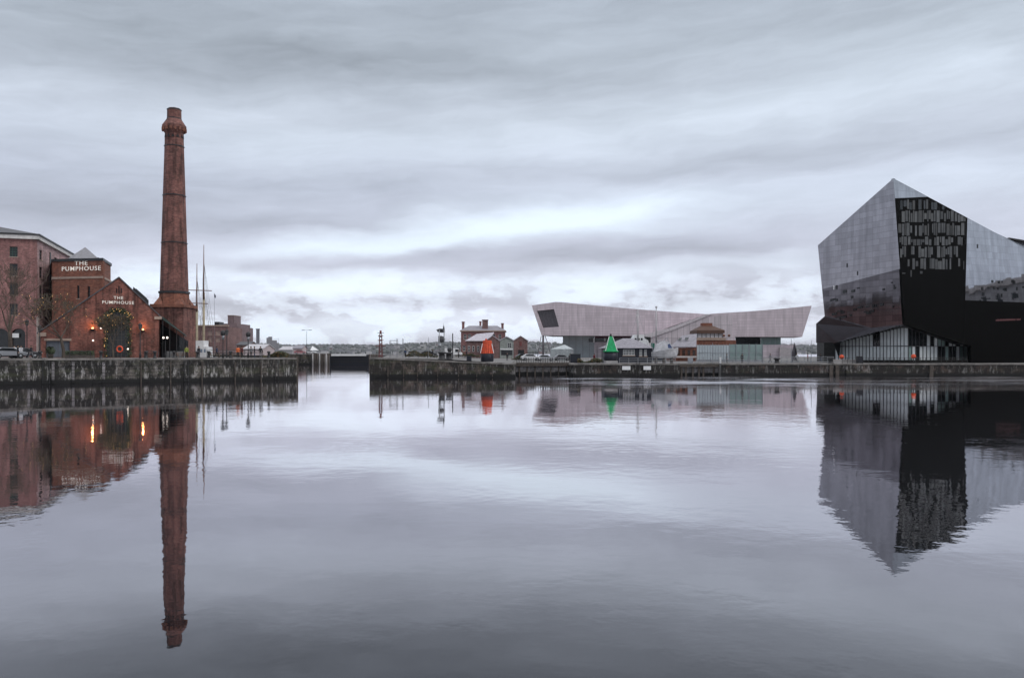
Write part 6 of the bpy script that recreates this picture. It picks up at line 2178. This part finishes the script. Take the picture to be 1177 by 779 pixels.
# glazed pavilion under the soffit
g1 = VP.px(958.5, 164, 1043.5, 147.5)
g2 = VP.px(1043.5, 147.5, 1116, 155.5)
pv_ = MB(); fn = MB(); dk = MB()
LIT_GLASS = M('frosted_channel_glass', (0.62, 0.66, 0.67), 0.45, var=0.18, scale=0.5)
def sofy(px): return 394.5 - (px - 958.5) * (394.5 - 374.2) / (1043.5 - 958.5) if px <= 1043.5 else 374.2 + (px - 1043.5) * (399.5 - 374.2) / (1116 - 1043.5)
pane_i = 0
rnd = random.Random(8)
for v, p0, p1, kk in ((g1, 960, 1043.3, 21), (g2, 1043.8, 1115.5, 17)):
    for i in range(kk):
        a, b_ = p0 + (p1 - p0) * i / kk, p0 + (p1 - p0) * (i + 1) / kk
        for lo, hi in ((397.6, None), (413.8, 398.2)):
            ya = sofy((a + b_) / 2) + 0.6 if hi is None else hi
            if lo - ya < 1.0:
                continue
            if v is g1:
                mt = LIT_GLASS
                if hi is None and 1000 < a < 1008: mt = DARK_GLASS
            else:
                mt = LIT_GLASS if rnd.random() < 0.4 else (GREEN_GLASS if rnd.random() < 0.35 else DARK_GLASS)
                if hi is None and a < 1062: mt = DARK_GLASS
            mb = MB()
            v.pbox(mb, a + 0.15, b_ - 0.15, ya, lo, -0.06, -0.02)
            mb.build('glazing', mt, t)
        pf = a
        v.pbox(fn, pf - 0.2, pf + 0.2, sofy(pf) + 0.4, 414, -0.01, 0.10)
    v.pbox(fn, p0, p1, 397.65, 398.15, -0.015, 0.2)
fn.build('fins', M('fin_metal', (0.06, 0.06, 0.065), 0.5), t)
mb = MB()
g1.pbox(mb, 966, 1043.5, 413.9, 417.9, -0.3, 0.6); g2.pbox(mb, 1043.5, 1116, 413.9, 418.2, -0.3, 0.6)
mb.build('plinth', MANN_BLACK, t)
mb = MB().box(66, 96, 170, 174, ZR, 9); mb.build('inner_wall', M('interior_dark', (0.06, 0.06, 0.06), 0.8), t)
t = thing('dark_rear_block', 'dark sloping rooftop of the next black building at right edge', 'building', (150, 215, ZR))
mb = MB().extr([W(1160, 276, 200), W(1300, 300, 200), (X(1300, 200), 200, ZR), (X(1160, 200), 200, ZR)], (0, 25, 0)); mb.build('wall', M('dark_grey_cladding', (0.05, 0.05, 0.06), 0.4), t)
mb = MB().extr([W(1160, 275, 199.5), W(1300, 299, 199.5), W(1300, 297, 199.5), W(1160, 273, 199.5)], (0, 26, 0)); mb.build('roof_edge', DARK_METAL, t)
MB().box(X(962.5, 146), X(992, 146), 144.8, 145.2, ZR, ZR + 0.75)
t = thing('low_wall', 'low pale concrete wall in front of the pavilion\'s left end', 'wall', (X(975, 144.6), 144.6, ZR))
MB().box(X(958, 144.6), X(992, 144.6), 144.6, 145.0, ZR, ZR + 0.6).build('wall_face', CONCRETE, t)
MB().box(X(957.5, 144.6), X(992.5, 144.6), 144.5, 145.1, ZR + 0.6, ZR + 0.7).build('coping', STONE_PALE, t)
t = thing('litter_bin', 'square dark bin before the pavilion left of its middle', 'bin', (X(988.5, 144), 144, ZR))
MB().box(X(985.5, 144), X(991.5, 144), 143.9, 144.45, ZR, ZR + 1.2).build('bin_body', NAVY, t)
MB().box(X(985.3, 144), X(991.7, 144), 143.85, 144.5, ZR + 1.2, ZR + 1.3).build('bin_lid', DARK_METAL, t)
for px, Y, lb, r_, hgt in ((967.5, 147, 'orange float lying left of the black building\'s pavilion', 0.42, 0.9), (1050, 144.4, 'orange ball buoy before the dark panes of the pavilion', 0.42, 1.0)):
    t = thing('orange_float', lb, 'buoy', (X(px, Y), Y, ZR), 'orange floats by the black building')
    MB().ball((X(px, Y), Y, ZR + hgt + r_ * 0.6), r_, 14, 9).build('ball', ORANGE, t)
    MB().tube((X(px, Y), Y, ZR), (X(px, Y), Y, ZR + hgt + 0.05), 0.08, n=7).build('stand', DARK_METAL, t)

# ------------------------------------------------------------------ what the mirror facade looks back at
t = thing('stone_office', 'pale stone office block mirrored in the right hand glass facade', 'office building', (170, 120, ZR))
vO = VP((152, -20), (152, 178))
rows = [(4 + 3.4 * i, 12.5 + 3.8 * j) for i in range(56) for j in range(4)]
mb = MB().box(150.6, 175, -22, 180, ZR, 28); mb.build('wall', M('office_stone', (0.42, 0.40, 0.40), 0.8), t)
mb = MB()
for s_, z_ in rows:
    mb.box(150.5, 150.59, -22 + s_, -22 + s_ + 1.5, z_, z_ + 2.1)
mb.build('windows', DARK_GLASS, t)['kind'] = 'stuff'
MB().box(150.4, 150.58, -22.2, 180.2, ZR, 13.5).build('dark_ground_floor', BLACK_MAT, t)
MB().box(150.0, 175.5, -22.5, 180.5, 28, 29.5).build('cornice', STONE_PALE, t)

# ------------------------------------------------------------------ air between here and the far shore
mb = MB().box(-9800, 9800, -700, 12400, -2, 190)
hm = bpy.data.materials.new('river_air')
hm.use_nodes = True
nt = hm.node_tree
nt.nodes.remove(nt.nodes['Principled BSDF'])
pv2 = nt.nodes.new('ShaderNodeVolumePrincipled')
pv2.inputs['Color'].default_value = (0.86, 0.90, 0.98, 1)
pv2.inputs['Density'].default_value = 0.000032
nt.links.new(pv2.outputs[0], nt.nodes['Material Output'].inputs['Volume'])
tag(mb.build('haze', hm), kind='stuff')
